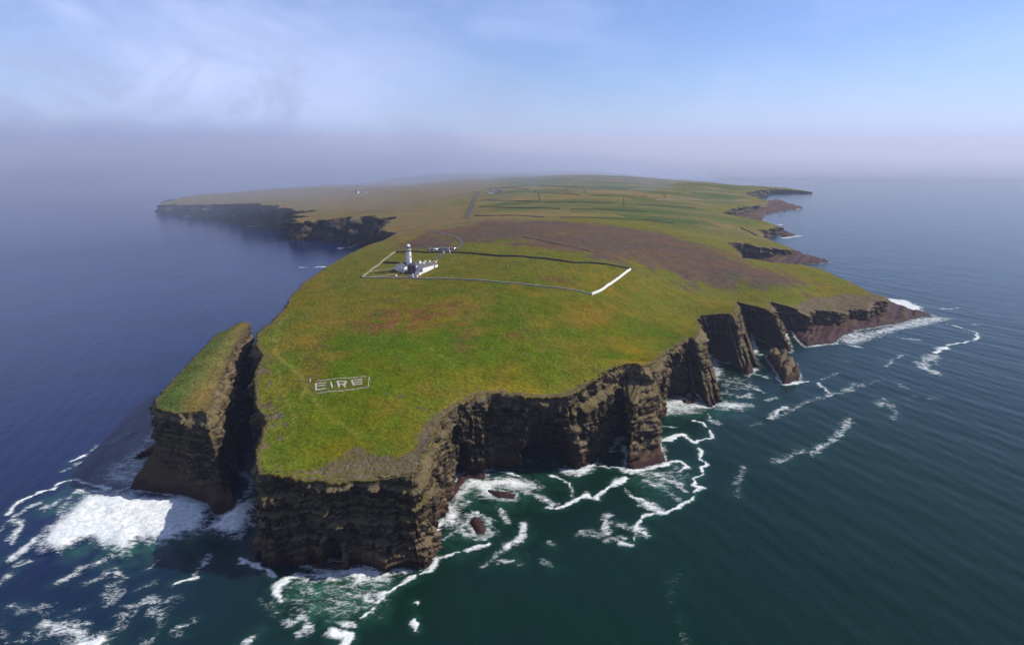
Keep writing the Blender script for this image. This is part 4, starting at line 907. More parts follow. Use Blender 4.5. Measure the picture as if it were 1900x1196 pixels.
# ------------------------------------------------------------------ sea stack
stack = empty('sea_stack', (0, 0, 0))
tag(stack, 'tall grass-topped sea stack across the narrow chasm from the headland', 'sea stack')
ST = np.array(STACK)
if True:
    A = ST[:, [0, 1, 3, 4]]
    # same travel sense as the coast: sea on the right hand
    area = 0.5 * np.sum(A[:, 0] * np.roll(A[:, 1], -1) - np.roll(A[:, 0], -1) * A[:, 1])
    order = np.arange(len(ST)) if area < 0 else np.arange(len(ST))[::-1]
    order = order if area < 0 else order
    rows_ = []
    for i in order:
        right = ST[i, 3] - ST[i, 0] > 2.5
        rows_.append((ST[i, 0], ST[i, 1], ST[i, 3], ST[i, 4], 0.55 if right else 0.0, 0.0, 4.0, ST[i, 2]))
    sgn = -1 if area < 0 else 1
    # travel must keep the water on the right: counter-clockwise outline
    if area < 0:
        rows_ = rows_[::-1]
    else:
        rows_ = rows_[::-1]
    RS = resample(rows_, True, lambda x, y: 0.55)
    RS, ss = rough_rim(RS, True, lambda x, y: np.full(len(x), 0.4))
    cp = np.array([(r[0], r[1]) for r in rows_])
    lo, hi = RS[:, :2].min(0), RS[:, :2].max(0)
    gx, gy = np.meshgrid(np.arange(lo[0], hi[0], 1.3), np.arange(lo[1], hi[1], 1.3))
    g = np.c_[gx.ravel(), gy.ravel()] + rng.normal(0, 0.25, (gx.size, 2))
    g = g[inside(g[:, 0], g[:, 1], RS[:, :2])]
    dd, _ = seg_dist(g[:, 0], g[:, 1], RS[:, :2], True)
    g = g[dd > 0.6]

    def stack_z(x, y):
        # plane fit through the surveyed rim, slightly domed
        AA = np.c_[ST[:, 0], ST[:, 1], np.ones(len(ST))]
        c, *_r = np.linalg.lstsq(AA, ST[:, 2], rcond=None)
        return c[0] * x + c[1] * y + c[2] + (fbm(x / 9., y / 9., oct=3, seed=81) - 0.5) * 1.6
    zs = stack_z(RS[:, 0], RS[:, 1])
    v2, f3, og = fill_land(RS[:, :2], g)
    dd, _ = seg_dist(v2[:, 0], v2[:, 1], RS[:, :2], True)
    z3 = stack_z(v2[:, 0], v2[:, 1]) + np.minimum(dd, 8) * 0.16
    ro = np.array([min(o) if len(o) and min(o) < len(RS) else -1 for o in og])
    z3[ro >= 0] = zs[ro[ro >= 0]]
    VV = np.c_[v2, z3]
    e1 = VV[f3[:, 1]] - VV[f3[:, 0]]; e2 = VV[f3[:, 2]] - VV[f3[:, 0]]
    fl = np.cross(e1, e2)[:, 2] < 0
    f3[fl] = f3[fl][:, ::-1]
    top = from_arrays('grass_top', VV, f3, stack, M['turf'], smooth=True)
    x, y = v2[:, 0], v2[:, 1]
    nn = fbm(x / 6., y / 6., oct=3, seed=82)
    cc = np.tile(np.array([0.085, 0.115, 0.026]), (len(x), 1))
    k = sstep(-176, -160, x + (y - 300) * 0.22)[:, None]
    cc = cc * (1 - k * 0.8) + np.array([0.175, 0.125, 0.040]) * k * 0.8
    attr_col(top, 'cover', cc * (0.58 + 0.32 * nn)[:, None])
    attr(top, 'bare', np.clip(1.0 - dd / 2.5, 0, 1) * 0.9)
    attr(top, 'field', np.zeros(len(x)))
    cliff_mesh('rock_wall', RS, ss, zs, 84, True, stack, M['rock'], (), 0.8)
    turf_fringe(RS, zs, ss, True, stack, stack_z, (0.095, 0.078, 0.020))

    def slab(low, high, seed, bulge=0.6):
        """Smooth bedding slab falling from the wall to the water."""
        low = np.array(low, float); high = np.array(high, float)
        m_, n_ = 26, 12
        tt = np.linspace(0, len(low) - 1, m_); k0 = np.minimum(tt.astype(int), len(low) - 2); fr = (tt - k0)[:, None]
        a_ = low[k0] * (1 - fr) + low[k0 + 1] * fr; b_ = high[k0] * (1 - fr) + high[k0 + 1] * fr
        v = []
        for jn in range(n_ + 1):
            u = jn / n_
            p = a_ * (1 - u) + b_ * u
            p[:, 2] += bulge * math.sin(math.pi * u) + (fbm(p[:, 0] / 3., p[:, 1] / 3., oct=3, seed=seed) - 0.5) * 1.2 + (hsh(np.floor(p[:, 2] / 1.1), p[:, 0] * 0, 0, seed) - 0.5) * 0.5
            v.append(p)
        sk = v[0].copy(); sk[:, 2] -= 3
        v = [sk] + v
        V = np.vstack(v)
        F = np.array([(j2 * m_ + i2, j2 * m_ + i2 + 1, (j2 + 1) * m_ + i2 + 1, (j2 + 1) * m_ + i2) for j2 in range(n_ + 1) for i2 in range(m_ - 1)])
        # close the two ends down to the water
        V2_ = V.copy(); V2_[:, 2] = -3
        base_i = len(V)
        ends = []
        for col in (0, m_ - 1):
            for j2 in range(n_ + 1):
                p0, p1 = j2 * m_ + col, (j2 + 1) * m_ + col
                ends.append((p0, p1, base_i + p1, base_i + p0))
        return from_arrays('rock_slab', np.vstack([V, V2_]), np.vstack([F, np.array(ends)]), stack, M['weed'])
    slab(SLAB_LOW, SLAB_HIGH, 131)
    slab(SLAB2_LOW, SLAB2_HIGH, 132, 0.2)

# ------------------------------------------------------------------ sea
def axis(pts_steps):
    out = []
    for a_, b_, n_ in pts_steps:
        out += list(np.linspace(a_, b_, n_, endpoint=False))
    return np.array(out)


gx = np.r_[-31500, -9000, -4000, -2200, -1600, axis([(-1250, -420, 60), (-420, -300, 60), (-300, 330, 560), (330, 480, 90), (480, 1400, 70)]), 1400, 2200, 4000, 9000, 31500]
gy = np.r_[-400, -50, axis([(60, 140, 30), (140, 330, 220), (330, 760, 260), (760, 1250, 110), (1250, 2400, 90)]), 2400, 3200, 4500, 6500, 12000, 33500]
XX, YY = np.meshgrid(gx, gy, indexing='ij')
sx, sy = XX.ravel(), YY.ravel()
land = inside(sx, sy, np.array([(c[2], c[3]) for c in COAST[::1]]))
foam = np.zeros(len(sx)); halo = np.zeros(len(sx))
wob = (fbm(sx / 5., sy / 5., oct=3, seed=91) - 0.5)
wob2 = (fbm(sx / 1.7, sy / 1.7, oct=2, seed=92) - 0.5)
jx = sx + wob * 3.2 + wob2 * 1.0
jy = sy + (fbm(sx / 5., sy / 5., oct=3, seed=93) - 0.5) * 3.2 + (fbm(sx / 1.7, sy / 1.7, oct=2, seed=94) - 0.5) * 1.0
for pl, wd, st in FOAM_LINES:
    if st < 0.86:
        wd, st = wd * 1.7, st * 0.92
    p = np.array(pl); pad = wd * 2.2 + 4
    lo, hi = p.min(0) - pad, p.max(0) + pad
    m = (sx > lo[0]) & (sx < hi[0]) & (sy > lo[1]) & (sy < hi[1])
    if not m.any():
        continue
    seg_n = fbm(sx[m] / (wd * 2.2 + 3), sy[m] / (wd * 2.2 + 3), oct=3, seed=101)
    d, _ = seg_dist(jx[m] if lo[1] < 800 else sx[m], jy[m] if lo[1] < 800 else sy[m], p)
    we = wd * (0.35 + 1.5 * np.clip(seg_n * 2 - 0.5, 0, 1))
    foam[m] = np.maximum(foam[m], st * np.clip(1.25 - d / (we * 1.7), 0, 1))
    halo[m] = np.maximum(halo[m], 0.55 * st * np.clip(1 - d / (wd * 3.2 + 2), 0, 1))
for pl, st in FOAM_AREAS:
    foam = np.maximum(foam, st * area_mask(jx, jy, pl, 9))
# a thin wash wherever the water meets rock
shore = np.array([(c[2], c[3]) for c in COAST])
nearsea = (sy < 800) & (np.abs(sx) < 480)
dsh = np.full(len(sx), 1e3)
dsh[nearsea], _ = seg_dist(sx[nearsea], sy[nearsea], shore)
wash = np.clip(1 - dsh / (2.0 + 5.0 * fbm(sx / 18., sy / 18., oct=2, seed=96)), 0, 1) * (0.30 + 0.55 * sstep(0.45, 0.65, fbm(sx / 25., sy / 25., oct=2, seed=97)))
foam = np.maximum(foam, wash * (sx > -60))
for pl, h in PLAT + ROCKS + [(BIGROCK, 1)]:
    p = np.array(pl); lo, hi = p.min(0) - 8, p.max(0) + 8
    m = (sx > lo[0]) & (sx < hi[0]) & (sy > lo[1]) & (sy < hi[1])
    if m.any():
        d, _ = seg_dist(sx[m], sy[m], p, True)
        foam[m] = np.maximum(foam[m], np.clip(1 - d / 3.5, 0, 1) * 0.6)
aer = halo * (sy < 800) * 0.8
for pl, st in GREEN_AREAS:
    aer = np.maximum(aer, st * area_mask(jx, jy, pl, 14))
left_blue = sstep(40, -150, sx + (fbm(sx / 60., sy / 60., oct=2, seed=95) - 0.5) * 60 + 95 * sstep(285, 215, sy))  # water base colour turns bluer towards the left
# swell, and the heaped white water of the breaking wave
near_w = np.clip(1 - np.maximum(np.abs(sx) - 480, sy - 760) / 200, 0, 1)
sz = np.zeros(len(sx))
for wl, amp, ang in ((23., 0.05, 28), (14., 0.045, 40), (9., 0.04, 18), (37., 0.07, 35)):
    kx, ky = math.cos(RAD(ang)), math.sin(RAD(ang))
    ph = (sx * kx + sy * ky) / wl * 2 * math.pi + 3 * fbm(sx / 40., sy / 40., oct=2, seed=int(wl))
    sz += amp * np.sin(ph)
sz *= near_w
heap = area_mask(jx, jy, FOAM_AREAS[0][0], 9)
sz += heap * (0.3 + 1.3 * fbm(sx / 6., sy / 6., oct=3, seed=98)) + np.clip(foam - 0.5, 0, 1) * near_w * (0.3 + 0.6 * fbm(sx / 2.5, sy / 2.5, oct=2, seed=99))
nx, ny = len(gx), len(gy)
ii = np.arange(nx - 1)[:, None]; jj = np.arange(ny - 1)[None, :]
fq = np.stack([ii * ny + jj, (ii + 1) * ny + jj, (ii + 1) * ny + jj + 1, ii * ny + jj + 1], -1).reshape(-1, 4)
deep = land & ((dsh > 30) | ~nearsea)
drop = deep[fq].all(1) & (YY.ravel()[fq].max(1) < 6000)
fq = fq[~drop]
used = np.unique(fq)
remap = np.full(len(sx), -1); remap[used] = np.arange(len(used))
sea = from_arrays('sea', np.c_[sx, sy, sz][used], remap[fq], None, M['sea'], smooth=True)
tag(sea, kind='structure')
attr(sea, 'foam', np.clip(foam, 0, 1)[used])
attr(sea, 'aerated', aer[used])
attr(sea, 'left_blue', left_blue[used])

# ------------------------------------------------------------------ roads and gravel
def ribbon(name, pts_, width, mat, lift=0.06, step=3.0, kind='structure', jitter=0.0):
    P = np.array(pts_, float)
    out = [P[0]]
    for a_, b_ in zip(P[:-1], P[1:]):
        k = max(1, int(np.hypot(*(b_ - a_)) / step))
        for i in range(1, k + 1):
            out.append(a_ + (b_ - a_) * i / k)
    out = np.array(out)
    for _ in range(3):                       # round the corners
        out[1:-1] = 0.25 * out[:-2] + 0.5 * out[1:-1] + 0.25 * out[2:]
    n_ = normals(out, False, 1)
    wv = width / 2 * (1 + jitter * (fbm(np.arange(len(out)) / 3., np.zeros(len(out)), oct=2, seed=4) - 0.5))
    rows_ = [out + n_ * (wv * k)[:, None] for k in (-1, -0.33, 0.33, 1)]
    v = np.vstack([np.c_[r, ground(r[:, 0], r[:, 1]) + lift + 0.25] for r in rows_])
    m = len(out)
    f = np.array([(j * m + i, j * m + i + 1, (j + 1) * m + i + 1, (j + 1) * m + i) for j in range(3) for i in range(m - 1)])
    o = from_arrays(name, v, f, None, mat, smooth=True)
    me = o.data
    if me.polygons[0].normal.z < 0:
        me.flip_normals()
    tag(o, kind=kind)
    return o


ribbon('approach_road', ROAD, 3.4, M['tar'])
ribbon('farm_lane', LANE, 4.0, M['tar'], step=8)
ribbon('yard_track', [(-96, 487), (-104, 484), (-112, 481.5), (-121, 480)], 2.6, M['sand'])
ribbon('yard_path', [(-122, 497), (-112, 503), (-102, 504)], 3.6, M['sand'])


def ground_patch(name, poly, mat, lift=0.3, step=3.0):
    P = np.array(poly, float)
    lo, hi = P.min(0), P.max(0)
    gx_, gy_ = np.meshgrid(np.arange(lo[0], hi[0], step), np.arange(lo[1], hi[1], step))
    g_ = np.c_[gx_.ravel(), gy_.ravel()]
    g_ = g_[inside(g_[:, 0], g_[:, 1], P)]
    v, f, _ = fill_land(P, g_)
    V = np.c_[v, ground(v[:, 0], v[:, 1]) + lift]
    o = from_arrays(name, V, f, None, mat, smooth=True)
    if o.data.polygons[0].normal.z < 0:
        o.data.flip_normals()
    tag(o, kind='structure')


ground_patch('car_park', CARPARK, M['tar'])


# ------------------------------------------------------------------ walls
def wall(pts_, h, th, mat, label, cat='wall', group=None, name='stone_wall', step=4.0, cope=None, ruin=0.15, seed=0):
    P = np.array(pts_, float)
    out = [P[0]]
    for a_, b_ in zip(P[:-1], P[1:]):
        k = max(1, int(np.hypot(*(b_ - a_)) / step))
        for i in range(1, k + 1):
            out.append(a_ + (b_ - a_) * i / k)
    out = np.array(out)
    n_ = normals(out, False, 1)
    s_ = np.arange(len(out)) * step
    zg = ground(out[:, 0], out[:, 1])
    hh = h * (1 + ruin * (fbm(s_ / 9., s_ * 0 + seed, oct=3, seed=7) - 0.5) * 2)

    def strip(half, z0, z1):
        m = len(out)
        a_ = out - n_ * half; b_ = out + n_ * half
        v = np.vstack([np.c_[a_, z0], np.c_[b_, z0], np.c_[b_, z1], np.c_[a_, z1]])
        f = []
        for i in range(m - 1):
            for p, q in ((0, 1), (1, 2), (2, 3), (3, 0)):
                f.append((p * m + i, p * m + i + 1, q * m + i + 1, q * m + i))
        f += [(0, m, 2 * m, 3 * m), (m - 1, 4 * m - 1, 3 * m - 1, 2 * m - 1)]
        return v, f
    c0 = Vector((*out[len(out) // 2], zg[len(out) // 2]))
    root = empty(name, c0) if cope else None
    v, f = strip(th / 2, zg - 0.6, zg + hh)
    mb = MB(); mb.add(v - (np.array(c0) if cope else 0), f)
    o = mb.build('wall_body' if cope else name, mat, root)
    if cope:
        v, f = strip(th / 2 + 0.12, zg + hh, zg + hh + 0.25)
        mb = MB(); mb.add(v - np.array(c0), f)
        mb.build('coping', cope, root)
    tag(root or o, label, cat, group)
    return root or o


wall(WALL_BACK, 1.1, 0.6, M['darkstone'], 'long dark stone wall along the far side of the lighthouse field', cope=M['darkstone'])
wall(WALL_WHITE, 1.4, 0.6, M['white'], 'bright whitewashed wall closing the right end of the lighthouse field', cope=M['white'], ruin=0.03)
wall(WALL_FRONT, 0.6, 0.5, M['stone'], 'grey stone wall along the near side of the lighthouse field', cope=M['stone'])
wall(WALL_LEFT, 1.2, 0.7, M['palestone'], 'pale stone wall running back from the left corner of the compound', cope=M['palestone'])
wall(WALL_INNER, 1.6, 0.7, M['darkstone'], 'short dark wall inside the compound left of the lighthouse')
wall([(-66, 522), (-72, 512), (-78, 505)], 1.0, 0.7, M['palestone'], 'short pale wall beside the drive behind the lighthouse')
wall(WALL_HEATH, 0.6, 1.0, M['darkstone'], 'dark turf bank crossing the purple heather behind the field', 'bank', ruin=0.4)
wall(WALL_COAST, 1.8, 1.6, M['darkstone'], 'dark wall running out to the far right cliff edge')
lane = np.array(LANE); ln_n = normals(lane, False, 1)
for k, side_ in ((-1, 'left'), (1, 'right')):
    wall(lane + ln_n * 3.0 * k, 1.3, 1.2, M['darkstone'], 'dark hedge bank on the %s side of the straight farm lane' % side_, 'hedge bank', 'hedge banks of the farm lane', 'hedge_bank', 8.0, None, 0.5, k)
for i, (p, q) in enumerate(FIELD_WALLS):
    pale = i < 4
    wall([p, q], 1.2 if pale else 1.2, 1.8 if pale else 0.8, M['palestone'] if pale else M['darkstone'], 'pale stone field wall in the far green fields' if pale else 'dark stone field wall in the far green fields', 'field wall',
         'pale far field walls' if pale else 'dark far field walls', 'field_wall', 12.0, None, 0.5, i)


# ------------------------------------------------------------------ lighthouse
LX, LY = -87.6, 498.0
LZ = G(LX, LY) - 0.2
lh = empty('lighthouse', (LX, LY, LZ))
tag(lh, 'white lighthouse tower with a red gallery band and white dome', 'lighthouse')
MB().lathe([(2.7, 0), (2.7, 0.6), (2.58, 0.7), (2.32, 8), (2.08, 16.2)], 32).build('tower', M['white'], lh)
bal = MB().lathe([(2.1, 16.3), (2.5, 16.5), (2.5, 16.8), (2.1, 16.85)], 32).build('gallery', M['red'], lh)
rail = MB()
for i in range(16):
    a = 2 * math.pi * i / 16
    rail.box(2.42 * math.cos(a) - 0.05, 2.42 * math.cos(a) + 0.05, 2.42 * math.sin(a) - 0.05, 2.42 * math.sin(a) + 0.05, 16.75, 17.75)
for zz_ in (17.25, 17.75):
    rail.lathe([(2.38, zz_ - 0.04), (2.46, zz_ - 0.04), (2.46, zz_ + 0.04), (2.38, zz_ + 0.04)], 24)
rail.build('railing', M['grey'], bal)
MB().lathe([(1.7, 16.85), (1.7, 18.2), (1.8, 18.25)], 24).build('watch_room', M['white'], lh)
lan = MB().lathe([(1.5, 18.25), (1.5, 20.3)], 16).build('lantern', M['glass'], lh)
for i in range(8):
    a = 2 * math.pi * i / 8
    MB().box(1.54 * math.cos(a) - 0.07, 1.54 * math.cos(a) + 0.07, 1.54 * math.sin(a) - 0.07, 1.54 * math.sin(a) + 0.07, 18.25, 20.3).build('glazing_bar', M['white'], lan)
dome = MB().lathe([(1.75, 20.3), (1.7, 20.6), (1.48, 21.2), (1.0, 21.75), (0.4, 22.0), (0.3, 22.3), (0.05, 22.35)], 24).build('dome', M['white'], lh)
MB().lathe([(0.06, 22.3), (0.05, 23.6)], 6).build('lightning_rod', M['grey'], dome)
for zz_, aa in ((5.0, -40), (11.0, -40)):
    a = RAD(aa); r_w = 2.55 - zz_ * 0.031
    wn = MB().box(-0.10, 0.12, -0.35, 0.35, 0, 1.3).build('window', M['glass'], lh)
    wn.location = (r_w * math.cos(a), r_w * math.sin(a), zz_); wn.rotation_euler = (0, 0, a)

# ------------------------------------------------------------------ keepers' buildings: x to the right-hand sunny side, y back along the long axis
AX = math.atan2(0.87, 0.49) - math.pi / 2
BO = np.array([-74.0, 482.0]); EY = np.array([0.49, 0.87]); EX = np.array([0.87, -0.49])


def house(name, label, ox, oy, wx, ly, h, roof_h, wall_m, chimneys=(), windows=(), door=None, hip=False, axis_y=True, cat='house', flat=False):
    """Footprint starts at (ox, oy) in the yard frame and runs wx across and ly back."""
    p = BO + EX * ox + EY * oy
    c = BO + EX * (ox + wx / 2) + EY * (oy + ly / 2)
    root = empty(name, (p[0], p[1], G(*c) - 0.3), AX)
    tag(root, label, cat)
    b = MB().box(0, wx, 0, ly, -0.8, h)
    if not flat and not hip:
        if axis_y:
            b.gable_end(0, wx, 0.0, h, h + roof_h, 0.3); b.gable_end(0, wx, ly - 0.3, h, h + roof_h, 0.3)
    b.build('wall', wall_m, root)
    if flat:
        rf = MB().box(-0.15, wx + 0.15, -0.15, ly + 0.15, h, h + 0.22).build('roof', M['slate'], root)
    elif hip:
        k = 0.32 * min(wx, ly)
        rf = MB().prism([(-0.3, -0.3), (wx + 0.3, -0.3), (wx + 0.3, ly + 0.3), (-0.3, ly + 0.3)], h, h + roof_h, [(k, k), (wx - k, k), (wx - k, ly - k), (k, ly - k)]).build('roof', M['slate'], root)
    else:
        rf = MB().gable(0, wx, 0, ly, h, h + roof_h).build('roof', M['slate'], root)
    for cx_, cy_, ch in chimneys:
        st_ = MB().box(cx_ - 0.45, cx_ + 0.45, cy_ - 0.6, cy_ + 0.6, h + 0.2, ch).build('chimney', wall_m, rf)
    for side_, u, z0, ww, hh_ in windows:
        if side_ == 'r':
            bx = (wx - 0.04, wx + 0.05, u - ww / 2, u + ww / 2)
        elif side_ == 'f':
            bx = (u - ww / 2, u + ww / 2, -0.05, 0.04)
        else:
            bx = (-0.05, 0.04, u - ww / 2, u + ww / 2)
        wn_ = MB().box(*bx, z0, z0 + hh_).build('window', M['glass'], root)
        sx0, sx1, sy0, sy1 = bx
        g_ = 0.06
        MB().box(sx0 - g_, sx1 + g_, sy0 - g_, sy1 + g_, z0 - 0.12, z0 - 0.01).build('sill', M['grey'], wn_)
    if door:
        side_, u = door
        bx = (wx - 0.04, wx + 0.06, u - 0.5, u + 0.5) if side_ == 'r' else (u - 0.5, u + 0.5, -0.06, 0.04)
        MB().box(*bx, 0.0, 2.1).build('door', M['red'], root)
    return root


house('keeper_house', 'two-storey keeper house with dark shaded front at the foot of the lighthouse', -14.5, -1.0, 8.5, 9.0, 6.6, 2.0, M['white'], ((1.2, 2.0, 9.6), (7.3, 6.8, 9.6)), (('f', 2.0, 1.0, 1.0, 1.5), ('f', 6.3, 1.0, 1.0, 1.5), ('f', 2.0, 4.2, 1.0, 1.4), ('f', 6.3, 4.2, 1.0, 1.4)), ('f', 4.2), hip=True)
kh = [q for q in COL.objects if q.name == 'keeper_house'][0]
MB().box(0.02, 8.48, -0.022, 0.01, -0.7, 6.58).build('front_shade_panel', M['slate'], kh)  # dark sheet added to put the shade into the white front wall's colour
house('keeper_cottage', 'long white cottage with two chimneys facing the field right of the lighthouse', -6.0, 0.5, 6.0, 15.0, 4.4, 2.2, M['white'], ((3.0, 5.4, 7.9), (3.0, 13.6, 8.0)), (('f', 3.0, 1.0, 1.0, 1.2),))
house('gabled_house', 'gabled white house left of the lighthouse with its dark side to the sea', -26.5, 0.5, 7.0, 6.5, 4.6, 2.6, M['white'], ((3.5, 5.6, 8.2),), (('f', 2.2, 1.0, 0.9, 1.3), ('f', 4.8, 1.0, 0.9, 1.3)))
house('low_annex', 'low white outbuilding with a dark roof in front of the cottage', -4.2, -4.6, 4.2, 4.6, 2.5, 1.3, M['white'], (), (), None)
house('small_store', 'small white store at the far end of the cottage row', -3.4, 17.6, 3.4, 4.0, 2.7, 1.2, M['white'], ((1.7, 3.6, 4.6),), ())
house('lean_to_shed', 'slanted pale shed at the left end of the keeper buildings', -31.5, 2.5, 3.0, 4.0, 2.6, 2.4, M['white'], (), (), None, cat='shed')
house('rear_cottage', 'rear keeper cottage between the tower and the long white cottage', -13.0, 10.5, 5.0, 8.0, 3.6, 2.0, M['white'], ((2.5, 0.9, 6.6), (2.5, 7.2, 6.6)), (('r', 2.2, 1.0, 0.9, 1.2), ('r', 5.6, 1.0, 0.9, 1.2)))


def at_px(x, y):
    return (x, y, G(x, y))


pil = empty('gate_pillar', at_px(-80.3, 471.8))
tag(pil, 'tall white tapering pillar on the near wall before the lighthouse', 'pillar')
MB().prism([(-0.95, -0.8), (0.95, -0.8), (0.95, 0.8), (-0.95, 0.8)], -0.4, 3.2, [(-0.6, -0.5), (0.6, -0.5), (0.6, 0.5), (-0.6, 0.5)]).build('shaft', M['white'], pil)
MB().prism([(-0.72, -0.62), (0.72, -0.62), (0.72, 0.62), (-0.72, 0.62)], 3.2, 3.6, [(-0.15, -0.15), (0.15, -0.15), (0.15, 0.15), (-0.15, 0.15)]).build('cap', M['white'], pil)
kio = empty('oil_store', at_px(-77.6, 474.6), AX)
tag(kio, 'tiny pinkish store hut beside the white pillar', 'hut')
MB().box(-0.8, 0.8, -0.8, 0.8, -0.4, 2.2).build('wall', M['pink'], kio)
MB().box(-0.95, 0.95, -0.95, 0.95, 2.2, 2.4).build('roof', M['slate'], kio)
tank = empty('water_tank', at_px(-95.5, 479.5))
tag(tank, 'small white tank on the grass left of the lighthouse', 'tank')
MB().lathe([(0.75, -0.3), (0.8, 0.1), (0.8, 1.1), (0.6, 1.35)], 16).build('drum', M['white'], tank)
MB().lathe([(0.25, 1.35), (0.25, 1.5)], 10).build('lid', M['grey'], tank)
wall([(-87, 478.6), (-82.2, 477.0)], 1.1, 0.5, M['grey'], 'short pale garden wall in front of the keeper house', step=1.0)
mp_ = empty('yard_marker', at_px(-90.8, 485.5))
tag(mp_, 'small white marker post in front of the gabled house', 'post')
MB().box(-0.35, 0.35, -0.35, 0.35, -0.3, 1.5).build('shaft', M['white'], mp_)
MB().prism([(-0.42, -0.42), (0.42, -0.42), (0.42, 0.42), (-0.42, 0.42)], 1.5, 1.75, [(-0.1, -0.1), (0.1, -0.1), (0.1, 0.1), (-0.1, 0.1)]).build('cap', M['white'], mp_)
for k, (gx_, gy_, wd) in enumerate(((-63.5, 546.6, 'left'), (-58.0, 549.0, 'right'))):
    gp = empty('gate_pier', at_px(gx_, gy_))
    tag(gp, 'white gate pier on the %s of the lighthouse entrance' % wd, 'gate pier', 'gate piers at the entrance')
    MB().box(-0.55, 0.55, -0.55, 0.55, -0.4, 2.2).build('shaft', M['white'], gp)
    MB().prism([(-0.7, -0.7), (0.7, -0.7), (0.7, 0.7), (-0.7, 0.7)], 2.2, 2.6, [(-0.2, -0.2), (0.2, -0.2), (0.2, 0.2), (-0.2, 0.2)]).build('cap', M['white'], gp)

# ------------------------------------------------------------------ parked cars
CARC = dict(white=(0.7, 0.7, 0.7), silver=(0.42, 0.43, 0.45), black=(0.02, 0.02, 0.024), blue=(0.04, 0.07, 0.18), red=(0.30, 0.03, 0.03), grey=(0.16, 0.165, 0.18))
CARM = {k: flat_mat(k + '_car_paint', v, 0.03, 0.5, 0.3, 0.5, 0.0) for k, v in CARC.items()}


def loft(sections):
    mb = MB(); v = []; f = []
    n_ = len(sections[0])
    for s_ in sections:
        v += s_
    for j in range(len(sections) - 1):
        for i in range(n_):
            f.append((j * n_ + i, j * n_ + (i + 1) % n_, (j + 1) * n_ + (i + 1) % n_, (j + 1) * n_ + i))
    f += [tuple(range(n_ - 1, -1, -1)), tuple((len(sections) - 1) * n_ + i for i in range(n_))]
    return mb.add(v, f)


def car_body():
    prof = [(-2.1, 0.45), (-2.1, 0.85), (-1.95, 0.98), (-1.0, 1.0), (-0.4, 1.02), (1.6, 1.02), (2.05, 0.95), (2.1, 0.5), (2.0, 0.3), (-2.0, 0.3)]
    return loft([[(x * (0.97 if abs(y) > 0.8 else 1), y, z if abs(y) < 0.8 else z * 0.97) for x, z in prof] for y in (-0.88, -0.7, 0.7, 0.88)])


def car_cabin():
    prof = [(-0.95, 0.99), (-0.35, 1.46), (1.15, 1.48), (1.75, 1.0)]
    return loft([[(x, y, z) for x, z in prof] for y in (-0.66, 0.66)])


def make_car():
    r = empty('parked_car', (0, 0, 0))
    car_body().build('body', CARM['white'], r, 0.03)
    c = car_cabin().build('cabin', M['glass'], r, 0.04)
    MB().box(-0.32, 1.12, -0.6, 0.6, 1.47, 1.53).build('roof_panel', CARM['white'], c)
    for wx_ in (-1.3, 1.3):
        for wy_ in (-0.82, 0.82):
            wheel = MB().lathe([(0.2, -0.1), (0.32, -0.09), (0.32, 0.09), (0.2, 0.1)], 14).build('wheel', M['tyre'], r)
            wheel.rotation_euler = (math.pi / 2, 0, 0); wheel.location = (wx_, wy_, 0.32)
    return r


proto = make_car()
order_w = ['first', 'second', 'third', 'fourth', 'fifth', 'sixth', 'seventh', 'eighth', 'ninth', 'tenth', 'eleventh', 'twelfth']
cars = ['grey', 'black', 'silver', 'white', 'black', 'blue', 'grey', 'black', 'silver', 'red', 'blue', 'grey']
pa, pb = np.array([-80.5, 576.0]), np.array([-53.5, 567.0])
crng = random.Random(3)
for i, cn in enumerate(cars):
    r = proto if i == 0 else proto.copy()
    if i:
        COL.objects.link(r)
        for ch in list(proto.children):
            c = ch.copy(); COL.objects.link(c); c.parent = r
            for g2 in ch.children:
                d = g2.copy(); COL.objects.link(d); d.parent = c
    p = pa + (pb - pa) * i / (len(cars) - 1) + np.array([crng.uniform(-0.2, 0.2), crng.uniform(-0.6, 0.6)])
    r.location = (p[0], p[1], G(*p) + 0.28)
    r.rotation_euler = (0, 0, RAD(78) + crng.uniform(-0.06, 0.06))
    tag(r, '%s car, %s from the left in the car park row by the lighthouse gate' % (cn, order_w[i]), 'car', 'cars parked by the lighthouse gate')
# paint each car through object-level material slots so the meshes stay shared
for r, cn in zip([o for o in COL.objects if o.name.startswith('parked_car')], cars):
    for ch in r.children:
        for q in [ch] + list(ch.children):
            if q.name.split('.')[0] in ('body', 'roof_panel'):
                q.material_slots[0].link = 'OBJECT'
                q.material_slots[0].material = CARM[r['label'].split()[0]]

from mathutils.bvhtree import BVHTree
_sel = np.where((np.abs(V3[F3[:, 0], 0] + 88) < 40) & (np.abs(V3[F3[:, 0], 1] - 280) < 40))[0]
TURF = BVHTree.FromPolygons([tuple(p) for p in V3.tolist()], F3[_sel].tolist())


def GM(x, y):
    """Exact height of the turf mesh near the sign."""
    h_ = TURF.ray_cast(Vector((float(x), float(y), 500.0)), Vector((0, 0, -1)))
    return h_[0].z if h_[0] is not None else G(x, y)


# ------------------------------------------------------------------ the whitened-stone EIRE sign
sg_c = np.mean(np.array(SIGN), 0)
sign = empty('ground_sign', (sg_c[0], sg_c[1], G(*sg_c)))
tag(sign, 'whitened stone letters EIRE laid flat on the grass inside a stone border', 'ground sign')


